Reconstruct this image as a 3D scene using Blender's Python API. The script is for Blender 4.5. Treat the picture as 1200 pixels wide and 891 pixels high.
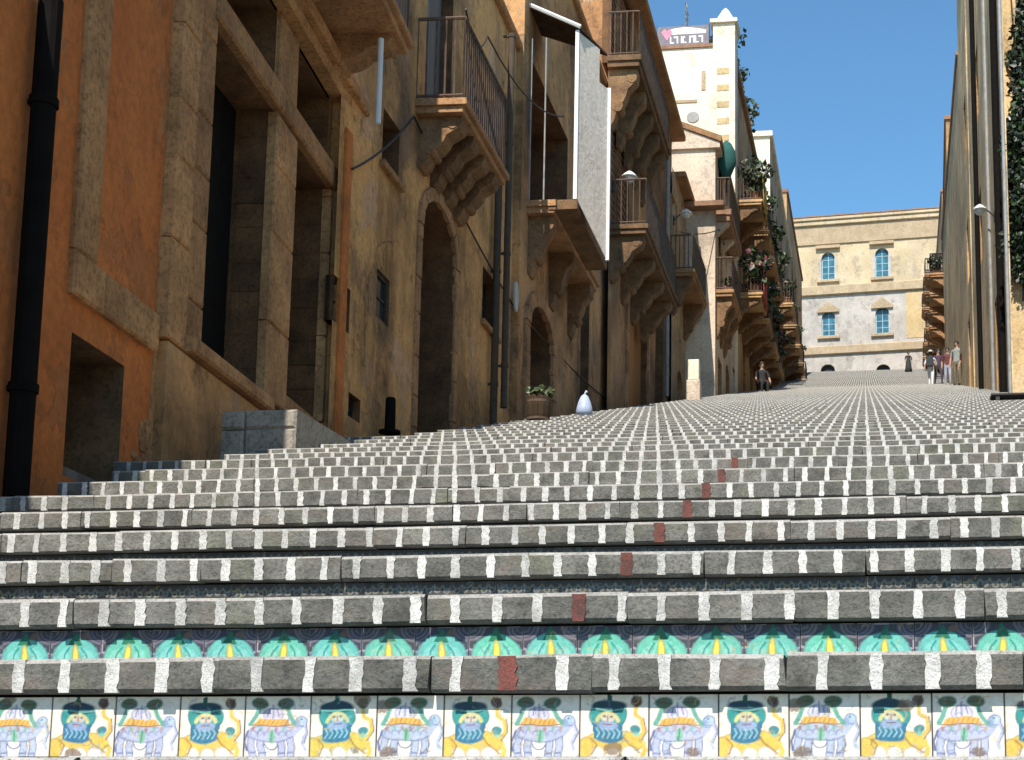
import bpy, math, random
import numpy as np
from mathutils import Vector, Matrix
random.seed(7)
RNG = np.random.default_rng(7)
rad = math.radians
scene = bpy.context.scene
for o in list(bpy.data.objects): bpy.data.objects.remove(o)
C = scene.collection

# ------------------------------------------------------------------ camera
F, PX, PY, PW, PH = 1645.0, 850.0, 656.0, 1200.0, 891.0      # focal length and principal point in photo pixels
PITCH = rad(8.0); YAW = math.atan((1018 - PX) / F)
cd = bpy.data.cameras.new('camera'); cam = bpy.data.objects.new('camera', cd); C.objects.link(cam)
cd.sensor_fit = 'HORIZONTAL'; cd.sensor_width = 36.0; cd.lens = F / PW * 36.0
cd.shift_x = (PW / 2 - PX) / PW; cd.shift_y = (PY - PH / 2) / PW
cd.clip_start = 0.05; cd.clip_end = 3000
cam.location = (0, 0, 0); cam.rotation_euler = (rad(90) + PITCH, 0, YAW)
scene.camera = cam

# ------------------------------------------------------------------ light
SUN_EL, SUN_AZ = rad(50), rad(5.2)          # the sun stands behind the camera, a little to the left of the stairs' axis
world = bpy.data.worlds.new('World'); scene.world = world; world.use_nodes = True
wn = world.node_tree.nodes; wl = world.node_tree.links
sky = wn.new('ShaderNodeTexSky'); sky.sky_type = 'NISHITA'; sky.sun_disc = False
sky.sun_elevation = SUN_EL; sky.sun_rotation = math.pi + SUN_AZ
sky.air_density = 1.1; sky.dust_density = 0.0; sky.ozone_density = 8.0; sky.altitude = 0
bg = wn.get('Background') or wn.new('ShaderNodeBackground'); bg.inputs['Strength'].default_value = 0.13
tint = wn.new('ShaderNodeMix'); tint.data_type = 'RGBA'; tint.blend_type = 'MULTIPLY'; tint.inputs[0].default_value = 1.0
tint.inputs[7].default_value = (0.92, 1.12, 1.03, 1)      # the clear southern sky is a shade more cyan than the model's
wl.new(sky.outputs[0], tint.inputs[6]); wl.new(tint.outputs[2], bg.inputs['Color'])
sd = bpy.data.lights.new('sun', 'SUN'); sd.energy = 4.4; sd.angle = rad(0.5); sd.color = (1.0, 0.93, 0.825)
sun = bpy.data.objects.new('sun', sd); C.objects.link(sun)
to_sun = Vector((-math.sin(SUN_AZ) * math.cos(SUN_EL), -math.cos(SUN_AZ) * math.cos(SUN_EL), math.sin(SUN_EL)))
sun.rotation_euler = to_sun.to_track_quat('Z', 'Y').to_euler(); sun.location = (-10, -40, 60)
scene.view_settings.view_transform = 'Standard'; scene.view_settings.look = 'None'
scene.view_settings.exposure = 0.5; scene.view_settings.gamma = 1.0
scene.render.engine = 'CYCLES'
scene.cycles.max_bounces = 8; scene.cycles.diffuse_bounces = 5

# ------------------------------------------------------------------ pixel -> ray
def ray(x, y):
    a = (x - PX) / F; b = (PY - y) / F
    f = math.cos(PITCH) - b * math.sin(PITCH); z = math.sin(PITCH) + b * math.cos(PITCH)
    return Vector((a * math.cos(YAW) - f * math.sin(YAW), f * math.cos(YAW) + a * math.sin(YAW), z))
def proj(P):
    X, Y, Z = P
    a = X * math.cos(YAW) + Y * math.sin(YAW); f = -X * math.sin(YAW) + Y * math.cos(YAW)
    d = f * math.cos(PITCH) + Z * math.sin(PITCH); u = -f * math.sin(PITCH) + Z * math.cos(PITCH)
    return PX + F * a / d, PY - F * u / d

# ------------------------------------------------------------------ materials
MATS = {}
def nmat(name):
    m = bpy.data.materials.new(name); m.use_nodes = True
    nt = m.node_tree; b = nt.nodes['Principled BSDF']
    MATS[name] = m
    return m, nt, b
def noise(nt, vec, scale, detail=5, rough=0.55, sc=(1, 1, 1)):
    mp = nt.nodes.new('ShaderNodeMapping'); mp.inputs['Scale'].default_value = sc
    nt.links.new(vec, mp.inputs['Vector'])
    n = nt.nodes.new('ShaderNodeTexNoise'); n.inputs['Scale'].default_value = scale
    n.inputs['Detail'].default_value = detail; n.inputs['Roughness'].default_value = rough
    nt.links.new(mp.outputs[0], n.inputs['Vector'])
    return n.outputs['Fac']
def ramp(nt, fac, stops):
    r = nt.nodes.new('ShaderNodeValToRGB'); e = r.color_ramp.elements
    while len(e) < len(stops): e.new(0.5)
    for i, (p, c) in enumerate(stops):
        e[i].position = p; e[i].color = (c, c, c, 1) if isinstance(c, (int, float)) else (*c, 1)
    nt.links.new(fac, r.inputs['Fac']); return r.outputs['Color']
def mix(nt, fac, a, b, mode='MIX'):
    m = nt.nodes.new('ShaderNodeMix'); m.data_type = 'RGBA'; m.blend_type = mode
    for sock, v in ((m.inputs[0], fac), (m.inputs[6], a), (m.inputs[7], b)):
        if isinstance(v, (int, float)): sock.default_value = v
        elif isinstance(v, tuple): sock.default_value = (*v, 1)
        else: nt.links.new(v, sock)
    return m.outputs[2]
def bump(nt, b, h, strength, dist=0.02):
    n = nt.nodes.new('ShaderNodeBump'); n.inputs['Strength'].default_value = strength; n.inputs['Distance'].default_value = dist
    nt.links.new(h, n.inputs['Height']); nt.links.new(n.outputs[0], b.inputs['Normal'])
def wpos(nt): return nt.nodes.new('ShaderNodeNewGeometry').outputs['Position']
def objrand(nt): return nt.nodes.new('ShaderNodeObjectInfo').outputs['Random']

def plaster(name, c1, c2, c3, rough=0.9, streak=0.5, patch=0.5, patchpos=0.56):
    """old lime plaster: two tones, peeled patches of a third, damp blotches, run-off streaks and cracks"""
    m, nt, b = nmat(name); p = wpos(nt)
    def math1(op, a, v):
        n = nt.nodes.new('ShaderNodeMath'); n.operation = op; nt.links.new(a, n.inputs[0])
        if isinstance(v, (int, float)): n.inputs[1].default_value = v
        else: nt.links.new(v, n.inputs[1])
        return n.outputs[0]
    col = mix(nt, ramp(nt, noise(nt, p, 0.8, 7, 0.6), [(0.38, 0.0), (0.62, 1.0)]), c1, c2)
    pt = ramp(nt, noise(nt, p, 0.75, 10, 0.68, (1, 1, 0.7)), [(patchpos, 0.0), (patchpos + 0.015, 1.0)])
    col = mix(nt, math1('MULTIPLY', pt, patch), col, c3)
    p2 = ramp(nt, noise(nt, p, 1.15, 10, 0.7, (1, 1, 0.8)), [(0.56, 0.0), (0.575, 1.0)])
    col = mix(nt, math1('MULTIPLY', p2, patch*0.6), col, tuple(0.45*v+0.02 for v in c3))
    where = ramp(nt, noise(nt, p, 0.5, 4, 0.6), [(0.40, 0.0), (0.60, 1.0)])
    st = ramp(nt, noise(nt, p, 1.9, 8, 0.72, (1, 1, 0.14)), [(0.40, 1.0), (0.70, 1.0 - streak)])
    col = mix(nt, where, col, mix(nt, 1.0, col, st, 'MULTIPLY'))
    damp = ramp(nt, noise(nt, p, 0.42, 8, 0.66), [(0.42, 1.0), (0.60, 1.0 - 0.75*streak)])
    col = mix(nt, 1.0, col, damp, 'MULTIPLY')
    fine = ramp(nt, noise(nt, p, 14, 7, 0.7), [(0.3, 0.66), (0.7, 1.18)])
    col = mix(nt, 0.8, col, fine, 'MULTIPLY')
    dk = ramp(nt, noise(nt, p, 2.0, 10, 0.76), [(0.34, 0.30), (0.43, 1.0)])
    col = mix(nt, 0.35 + 0.6*streak, col, dk, 'MULTIPLY')
    vo = nt.nodes.new('ShaderNodeTexVoronoi'); vo.feature = 'DISTANCE_TO_EDGE'; vo.inputs['Scale'].default_value = 0.8
    wv = nt.nodes.new('ShaderNodeVectorMath'); wv.operation = 'ADD'; nz = nt.nodes.new('ShaderNodeTexNoise'); nz.inputs['Scale'].default_value = 2.5; nz.inputs['Detail'].default_value = 6
    nt.links.new(p, nz.inputs['Vector']); nt.links.new(p, wv.inputs[0]); nt.links.new(nz.outputs['Color'], wv.inputs[1]); nt.links.new(wv.outputs[0], vo.inputs['Vector'])
    ck = ramp(nt, vo.outputs['Distance'], [(0.003, 0.35), (0.012, 1.0)])
    col = mix(nt, math1('MULTIPLY', where, min(1.0, streak*1.6)), col, mix(nt, 1.0, col, ck, 'MULTIPLY'))
    nt.links.new(col, b.inputs['Base Color']); b.inputs['Roughness'].default_value = rough
    hh = mix(nt, 0.5, noise(nt, p, 9, 8, 0.65), mix(nt, 0.5, pt, p2))
    bump(nt, b, hh, 0.7, 0.03)
    return m
def stone(name, c1, c2, scale=5, bumps=0.6, rand=0.25, rough=0.9, pits=True):
    m, nt, b = nmat(name); p = wpos(nt)
    n1 = noise(nt, p, scale, 8, 0.66)
    col = mix(nt, ramp(nt, n1, [(0.33, 0.0), (0.67, 1.0)]), c1, c2)
    r = ramp(nt, objrand(nt), [(0.0, 1 - rand), (1.0, 1 + rand)])
    col = mix(nt, 1.0, col, r, 'MULTIPLY')
    if pits:
        pt = ramp(nt, noise(nt, p, scale * 11, 5, 0.75), [(0.36, 0.45), (0.50, 1.0), (0.70, 1.18)])
        col = mix(nt, 0.85, col, pt, 'MULTIPLY')
    nt.links.new(col, b.inputs['Base Color']); b.inputs['Roughness'].default_value = rough
    bump(nt, b, mix(nt, 0.5, noise(nt, p, scale * 5, 8, 0.7), n1), bumps, 0.02)
    return m
def plain(name, c, rough=0.6, metal=0.0, var=0.2, scale=8):
    m, nt, b = nmat(name); p = wpos(nt)
    v = ramp(nt, noise(nt, p, scale, 5), [(0.3, 1 - var), (0.7, 1 + var)])
    nt.links.new(mix(nt, 1.0, c, v, 'MULTIPLY'), b.inputs['Base Color'])
    b.inputs['Roughness'].default_value = rough; b.inputs['Metallic'].default_value = metal
    return m
def wood(name, c1, c2, rough=0.75):
    m, nt, b = nmat(name); p = wpos(nt)
    n1 = noise(nt, p, 7, 6, 0.6, (1, 1, 0.06)); n2 = noise(nt, p, 60, 4, 0.6, (1, 1, 0.05))
    col = mix(nt, ramp(nt, n1, [(0.35, 0.0), (0.65, 1.0)]), c1, c2)
    col = mix(nt, 0.6, col, ramp(nt, n2, [(0.3, 0.6), (0.7, 1.15)]), 'MULTIPLY')
    col = mix(nt, 1.0, col, ramp(nt, objrand(nt), [(0.0, 0.8), (1.0, 1.15)]), 'MULTIPLY')
    nt.links.new(col, b.inputs['Base Color']); b.inputs['Roughness'].default_value = rough
    bump(nt, b, n2, 0.3, 0.01); return m
def leafmat(name, c1, c2):
    m, nt, b = nmat(name); p = wpos(nt)
    col = mix(nt, ramp(nt, noise(nt, p, 6, 3), [(0.35, 0.0), (0.65, 1.0)]), c1, c2)
    nt.links.new(col, b.inputs['Base Color']); b.inputs['Roughness'].default_value = 0.5
    return m
def glassy(name, c, rough=0.08):
    m, nt, b = nmat(name); p = wpos(nt)
    nt.links.new(mix(nt, 1.0, c, ramp(nt, noise(nt, p, 2.5, 3), [(0.3, 0.6), (0.7, 1.3)]), 'MULTIPLY'), b.inputs['Base Color'])
    b.inputs['Roughness'].default_value = rough; return m
def vcol(name, rough=0.25):
    """glazed tile: the painted print comes from the mesh's colour attribute"""
    m, nt, b = nmat(name); p = wpos(nt)
    a = nt.nodes.new('ShaderNodeVertexColor'); a.layer_name = 'paint'
    g = ramp(nt, noise(nt, p, 60, 5, 0.7), [(0.30, 0.72), (0.55, 1.03)])
    c = mix(nt, 0.65, a.outputs['Color'], g, 'MULTIPLY')
    d = ramp(nt, noise(nt, p, 7, 6, 0.7), [(0.60, 0.0), (0.72, 1.0)])
    c = mix(nt, mix(nt, 1.0, d, (0.35, 0.35, 0.35), 'MULTIPLY'), c, (0.30, 0.27, 0.22))
    nt.links.new(c, b.inputs['Base Color']); b.inputs['Roughness'].default_value = rough
    bump(nt, b, noise(nt, p, 30, 5), 0.12, 0.01); return m

lava = stone('lava_stone', (0.10, 0.099, 0.087), (0.235, 0.229, 0.202), 9, 1.0, 0.16)
_nt = lava.node_tree; _b = _nt.nodes['Principled BSDF']; _p = wpos(_nt); _c = _b.inputs['Base Color'].links[0].from_socket
_sp = ramp(_nt, noise(_nt, _p, 8.5, 6, 0.62), [(0.60, 0.0), (0.68, 1.0)]); _c = mix(_nt, mix(_nt, 1.0, _sp, (0.6, 0.6, 0.6), 'MULTIPLY'), _c, (0.055, 0.05, 0.042))
_rd = ramp(_nt, noise(_nt, _p, 5.5, 5, 0.6, (1, 1, 1.7)), [(0.54, 0.0), (0.66, 1.0)]); _c = mix(_nt, mix(_nt, 1.0, _rd, (0.5, 0.5, 0.5), 'MULTIPLY'), _c, (0.21, 0.165, 0.135))
_gn = ramp(_nt, noise(_nt, _p, 3.1, 5, 0.6), [(0.56, 0.0), (0.68, 1.0)]); _c = mix(_nt, mix(_nt, 1.0, _gn, (0.4, 0.4, 0.4), 'MULTIPLY'), _c, (0.21, 0.22, 0.13))
_nt.links.new(_c, _b.inputs['Base Color'])
lava_tread = stone('lava_tread', (0.13, 0.128, 0.118), (0.22, 0.215, 0.20), 3, 0.6, 0.12)
marble = stone('white_marble', (0.46, 0.45, 0.42), (0.78, 0.76, 0.72), 22, 0.7, 0.22, 0.7)
redstone = stone('red_stone', (0.085, 0.05, 0.042), (0.24, 0.07, 0.052), 22, 0.6, 0.15)
mortar = plain('mortar', (0.045, 0.042, 0.037), 0.95)
glaze = vcol('glazed_print', 0.5); glaze.node_tree.nodes['Principled BSDF'].inputs['Specular IOR Level'].default_value = 0.25
far_tile = stone('far_tile_glaze', (0.05, 0.055, 0.055), (0.36, 0.355, 0.33), 26, 0.1, 0.0, 0.4, pits=False)
orange = plaster('orange_plaster', (0.62, 0.185, 0.04), (0.72, 0.235, 0.055), (0.6, 0.3, 0.11), streak=0.22, patch=0.5, patchpos=0.60)
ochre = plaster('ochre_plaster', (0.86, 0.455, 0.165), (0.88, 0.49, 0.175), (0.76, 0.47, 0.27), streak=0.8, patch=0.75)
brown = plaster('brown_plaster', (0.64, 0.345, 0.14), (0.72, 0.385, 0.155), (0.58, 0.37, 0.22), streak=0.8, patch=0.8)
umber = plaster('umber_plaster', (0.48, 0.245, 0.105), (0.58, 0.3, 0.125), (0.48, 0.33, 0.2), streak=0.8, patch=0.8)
greyp = plaster('grey_plaster', (0.54, 0.385, 0.235), (0.62, 0.44, 0.27), (0.62, 0.42, 0.21), streak=0.5, patch=0.7)
tanp = plaster('tan_plaster', (0.638, 0.394, 0.176), (0.704, 0.432, 0.202), (0.616, 0.432, 0.252), streak=0.55, patch=0.7)
rightp = plaster('right_plaster', (0.88, 0.61, 0.31), (0.88, 0.64, 0.34), (0.84, 0.63, 0.4), streak=0.5, patch=0.7)
creamp = plaster('cream_plaster', (0.86, 0.8, 0.62), (0.88, 0.84, 0.69), (0.86, 0.75, 0.52), streak=0.06, patch=0.5)
pinkp = plaster('pink_plaster', (0.76, 0.6, 0.45), (0.8, 0.64, 0.49), (0.72, 0.58, 0.45), streak=0.25, patch=0.5)
yellowp = plaster('yellow_plaster', (0.66, 0.48, 0.24), (0.72, 0.54, 0.29), (0.62, 0.50, 0.36), streak=0.15, patch=0.4)
palacep = plaster('palace_plaster', (0.66, 0.52, 0.32), (0.72, 0.58, 0.38), (0.68, 0.54, 0.4), streak=0.2, patch=0.6)
palacew = plaster('palace_white_wash', (0.57, 0.515, 0.455), (0.62, 0.565, 0.5), (0.55, 0.47, 0.4), streak=0.2, patch=0.6)
ashlar = stone('ashlar_stone', (0.301, 0.153, 0.06), (0.627, 0.336, 0.139), 2.0, 0.7, 0.2)
darkash = stone('weathered_stone', (0.288, 0.153, 0.071), (0.527, 0.284, 0.129), 2.6, 0.8, 0.2)
corniche = stone('cornice_stone', (0.42, 0.315, 0.195), (0.56, 0.43, 0.28), 1.5, 0.5, 0.1)
shade_stone = stone('shade_dark_stone', (0.125, 0.07, 0.034), (0.301, 0.168, 0.078), 2.8, 0.9, 0.22)  # dark copy of the weathered stone; underside and recess shade put into the colour
reveal_shade_st = stone('shaded_reveal_stone', (0.095, 0.045, 0.018), (0.238, 0.116, 0.046), 3.5, 0.8, 0.25)  # ashlar darkened, the shade of the reveals painted into the stone
worn = stone('worn_edge', (0.26, 0.25, 0.225), (0.42, 0.40, 0.365), 12, 0.4, 0.1)
step_stone = stone('step_stone', (0.30, 0.265, 0.215), (0.48, 0.43, 0.355), 3, 0.7, 0.15)
rubble = stone('rubble_stone', (0.22, 0.19, 0.15), (0.42, 0.37, 0.30), 6, 0.9, 0.3)
ptile = stone('roof_tile_clay', (0.25, 0.13, 0.075), (0.40, 0.23, 0.14), 5, 0.6, 0.2)
iron = plain('dark_iron', (0.035, 0.032, 0.03), 0.55, 0.3)
rustiron = plain('rusty_iron', (0.13, 0.085, 0.06), 0.8, 0.1, 0.4)
pipe_black = plain('black_pipe', (0.010, 0.0085, 0.0075), 0.9, 0.0)
pipe_grey = plain('grey_pipe', (0.30, 0.29, 0.27), 0.5)
pipe_zinc = plain('zinc_pipe', (0.085, 0.062, 0.042), 0.9, 0.0)
white_paint = plain('white_paint', (0.78, 0.77, 0.74), 0.5, 0, 0.06)
sheet = plaster('sheet_panel', (0.86, 0.74, 0.6), (0.88, 0.77, 0.64), (0.84, 0.7, 0.55), 0.6, 0.1, 0.3)
dwood = wood('dark_wood', (0.045, 0.03, 0.02), (0.10, 0.065, 0.04))
rwood = wood('russet_wood', (0.17, 0.085, 0.045), (0.27, 0.14, 0.075))
gwood = wood('grey_wood', (0.16, 0.14, 0.12), (0.29, 0.26, 0.23))
owood = wood('orange_wood', (0.42, 0.17, 0.045), (0.50, 0.22, 0.06))
bluedoor = wood('blue_door', (0.05, 0.06, 0.09), (0.10, 0.115, 0.16))
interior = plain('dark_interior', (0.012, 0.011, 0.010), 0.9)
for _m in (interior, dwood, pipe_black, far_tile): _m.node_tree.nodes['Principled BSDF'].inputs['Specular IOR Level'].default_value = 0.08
glass_dk = glassy('window_glass', (0.035, 0.042, 0.05))
glass_teal = glassy('teal_glass', (0.045, 0.16, 0.22), 0.25)
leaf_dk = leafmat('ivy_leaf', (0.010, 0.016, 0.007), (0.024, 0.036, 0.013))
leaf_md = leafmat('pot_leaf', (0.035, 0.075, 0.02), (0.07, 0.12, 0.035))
leaf_ol = leafmat('olive_leaf', (0.06, 0.085, 0.03), (0.11, 0.12, 0.05))
leaf_wh = leafmat('white_flower', (0.6, 0.58, 0.52), (0.75, 0.72, 0.66))
leaf_pk = leafmat('pink_flower', (0.45, 0.10, 0.16), (0.6, 0.25, 0.32))
stem = plain('bark', (0.09, 0.065, 0.045), 0.9)
terracotta = plain('terracotta', (0.36, 0.16, 0.085), 0.8)
bluew = plain('pale_blue_plastic', (0.42, 0.50, 0.66), 0.5, 0, 0.08)
tealcloth = plain('teal_cloth', (0.02, 0.10, 0.09), 0.9)
ycloth = plain('yellow_cloth', (0.42, 0.30, 0.07), 0.9)
redcloth = plain('red_cloth', (0.35, 0.06, 0.05), 0.9)
groundm = stone('ground_earth', (0.20, 0.17, 0.13), (0.30, 0.26, 0.20), 0.4, 0.4, 0.0)
pavem = stone('pavement_stone', (0.07, 0.066, 0.058), (0.14, 0.13, 0.115), 2.5, 0.7, 0.0)

# ------------------------------------------------------------------ mesh helpers
class MB:
    """collects geometry, links it as one mesh object"""
    def __init__(s): s.v = []; s.f = []; s.m = []
    def add(s, vs, fs, mi=0):
        o = len(s.v); s.v += [tuple(v) for v in vs]
        for f in fs: s.f.append(tuple(i + o for i in f)); s.m.append(mi)
        return s
    def box(s, x0, x1, y0, y1, z0, z1, mi=0):
        return s.add([(x0,y0,z0),(x1,y0,z0),(x1,y1,z0),(x0,y1,z0),(x0,y0,z1),(x1,y0,z1),(x1,y1,z1),(x0,y1,z1)],
                     [(0,3,2,1),(4,5,6,7),(0,1,5,4),(1,2,6,5),(2,3,7,6),(3,0,4,7)], mi)
    def cbox(s, x0, x1, y0, y1, z0, z1, c=0.01, mi=0, skew=0.0, cx_=None, edge=None, edge_top=False):
        """box with its four front (low y) edges and top edges chamfered"""
        r = lambda: random.uniform(-skew, skew)
        a = [(x0+r(),z0+r()),(x1+r(),z0+r()),(x1+r(),z1+r()),(x0+r(),z1+r())]
        cx, cz = (x0+x1)/2, (z0+z1)/2
        e = c if cx_ is None else cx_
        def ins(p): return (p[0] + (e if p[0] < cx else -e), p[1] + (c if p[1] < cz else -c))
        vs = [(p[0], y1, p[1]) for p in a] + [(p[0], y0+c, p[1]) for p in a] + [(ins(p)[0], y0, ins(p)[1]) for p in a]
        fs = [(3,2,1,0),(8,9,10,11)]
        for i in range(4):
            j = (i+1) % 4
            fs += [(i, j, 4+j, 4+i), (4+i, 4+j, 8+j, 8+i)]
        s.add(vs, fs, mi)
        if edge is not None: s.m[-3] = edge; s.m[-4] = edge if edge_top else mi
        return s
    def prism(s, pts, y0, y1, mi=0):
        """polygon in xz (counter-clockwise seen from -y) extruded along y"""
        n = len(pts)
        vs = [(p[0], y0, p[1]) for p in pts] + [(p[0], y1, p[1]) for p in pts]
        fs = [tuple(range(n)), tuple(range(2*n-1, n-1, -1))]
        for i in range(n):
            j = (i+1) % n; fs.append((i, n+i, n+j, j))
        return s.add(vs, fs, mi)
    def sprism(s, pts, x0, x1, mi=0):
        """polygon in yz extruded along x"""
        n = len(pts)
        vs = [(x0, p[0], p[1]) for p in pts] + [(x1, p[0], p[1]) for p in pts]
        fs = [tuple(range(n)), tuple(range(2*n-1, n-1, -1))]
        for i in range(n):
            j = (i+1) % n; fs.append((i, n+i, n+j, j))
        return s.add(vs, fs, mi)
    def tube(s, pts, r, n=8, mi=0, caps=True):
        pts = [Vector(p) for p in pts]; rs = r if isinstance(r, (list, tuple)) else [r]*len(pts)
        o = len(s.v)
        for i, p in enumerate(pts):
            d = (pts[min(i+1, len(pts)-1)] - pts[max(i-1, 0)]).normalized()
            up = Vector((0,0,1)) if abs(d.z) < 0.9 else Vector((1,0,0))
            a = d.cross(up).normalized(); b = a.cross(d)
            for k in range(n):
                t = 2*math.pi*k/n; s.v.append(tuple(p + (a*math.cos(t) + b*math.sin(t))*rs[i]))
        for i in range(len(pts)-1):
            for k in range(n):
                k2 = (k+1) % n
                s.f.append((o+i*n+k, o+i*n+k2, o+(i+1)*n+k2, o+(i+1)*n+k)); s.m.append(mi)
        if caps:
            s.f.append(tuple(o+k for k in range(n-1,-1,-1))); s.m.append(mi)
            s.f.append(tuple(o+(len(pts)-1)*n+k for k in range(n))); s.m.append(mi)
        return s
    def lathe(s, prof, c=(0,0,0), n=16, mi=0, sx=1, sy=1):
        o = len(s.v)
        for r, z in prof:
            for k in range(n):
                t = 2*math.pi*k/n; s.v.append((c[0]+sx*r*math.cos(t), c[1]+sy*r*math.sin(t), c[2]+z))
        for i in range(len(prof)-1):
            for k in range(n):
                k2 = (k+1) % n; s.f.append((o+i*n+k, o+i*n+k2, o+(i+1)*n+k2, o+(i+1)*n+k)); s.m.append(mi)
        s.f.append(tuple(o+k for k in range(n-1,-1,-1))); s.m.append(mi)
        s.f.append(tuple(o+(len(prof)-1)*n+k for k in range(n))); s.m.append(mi)
        return s
    def mesh(s, name, mats, smooth=False, dz=0):
        me = bpy.data.meshes.new(name)
        me.from_pydata([(v[0], v[1], v[2]-dz) for v in s.v] if dz else s.v, [], s.f)
        for m in (mats if isinstance(mats, (list, tuple)) else [mats]): me.materials.append(m)
        me.polygons.foreach_set('material_index', s.m)
        if smooth: me.polygons.foreach_set('use_smooth', [True]*len(me.polygons))
        me.update(); return me
    def build(s, name, mats, parent=None, smooth=False, dz=0):
        o = bpy.data.objects.new(name, s.mesh(name, mats, smooth, dz)); C.objects.link(o)
        if parent is not None: o.parent = parent
        return o
def fix_normals(o):
    import bmesh
    bm = bmesh.new(); bm.from_mesh(o.data); bmesh.ops.recalc_face_normals(bm, faces=bm.faces); bm.to_mesh(o.data); bm.free(); return o
def link(name, me, parent=None, loc=(0,0,0)):
    o = bpy.data.objects.new(name, me); C.objects.link(o); o.location = loc
    if parent is not None: o.parent = parent
    return o
def tag(o, label, cat, group=None, kind=None):
    o['label'] = label; o['category'] = cat
    if group: o['group'] = group
    if kind: o['kind'] = kind
    return o
def structure(o, label=None):
    o['kind'] = 'structure'
    if label: o['label'] = label
    return o
def empty(name, loc, rz=0):
    o = bpy.data.objects.new(name, None); C.objects.link(o); o.location = loc; o.rotation_euler = (0, 0, rz)
    o.empty_display_size = 0.3; return o

# ------------------------------------------------------------------ stair profile
TREAD, RISE, NOSE, OVER = 0.7137, 0.214, 0.079, 0.035
K0, K1 = -7, 140
def zk(k): return RISE*min(k, 9) + 0.1962*max(0, min(k, 84)-9) + 0.212*max(0, k-84)
def yk(k): return 2.19 + TREAD*k
def slope(Y):
    k = (Y-2.19)/TREAD; a = math.floor(k); t = k-a
    return zk(a)*(1-t) + zk(a+1)*t
def stand(Y): return zk(math.floor((Y-2.19)/TREAD))
def hit(x, y):
    r = ray(x, y); D = 2.9
    while D < 150:
        if slope(D) >= r.z*D/r.y: return Vector((r.x*D/r.y, D, slope(D)))
        D += 0.02
    return None
def xl(k):
    if k <= 6: return -4.62
    return {7: -4.43, 8: -4.53, 9: -4.93, 10: -4.52, 11: -4.62, 12: -4.55, 13: -4.7, 14: -4.85}.get(k, -4.34 if k < 22 else -4.2)
def xr(k): return 4.6 if k < 36 else (3.35 if k < 60 else 4.6)

# ------------------------------------------------------------------ ground
g = MB(); ys = [-900, -6, 2] + list(range(10, 105, 6)) + [106, 1500]
for i, Y in enumerate(ys):
    z = -2.3 if Y < 0 else (slope(min(Y, 102)) - 1.2)
    for X in (-900, -40, 40, 900): g.v.append((X, Y, z))
for i in range(len(ys)-1):
    for j in range(3):
        a = i*4+j; g.f.append((a, a+1, a+5, a+4)); g.m.append(0)
structure(g.build('ground', groundm))
street = MB().box(-14, 14, -30, yk(K0)+0.1, -2.2, zk(K0)-0.21); structure(street.build('road', pavem))
pv = MB()
for X0, X1, dz in ((-6.4, -3.6, 0.30), (2.9, 8.0, 0.22)):
    n = 36; o = len(pv.v)
    for i in range(n+1):
        Y = -3 + 107*i/n
        pv.v += [(X0, Y, slope(Y)-dz), (X1, Y, slope(Y)-dz)]
    for i in range(n): pv.f.append((o+2*i, o+2*i+1, o+2*i+3, o+2*i+2)); pv.m.append(0)
structure(pv.build('pavement', pavem))
top = MB().box(-16, 16, yk(K1)+TREAD-0.3, 126, zk(K1)-1.5, zk(K1)-0.004); structure(top.build('piazza', lava_tread))

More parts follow.
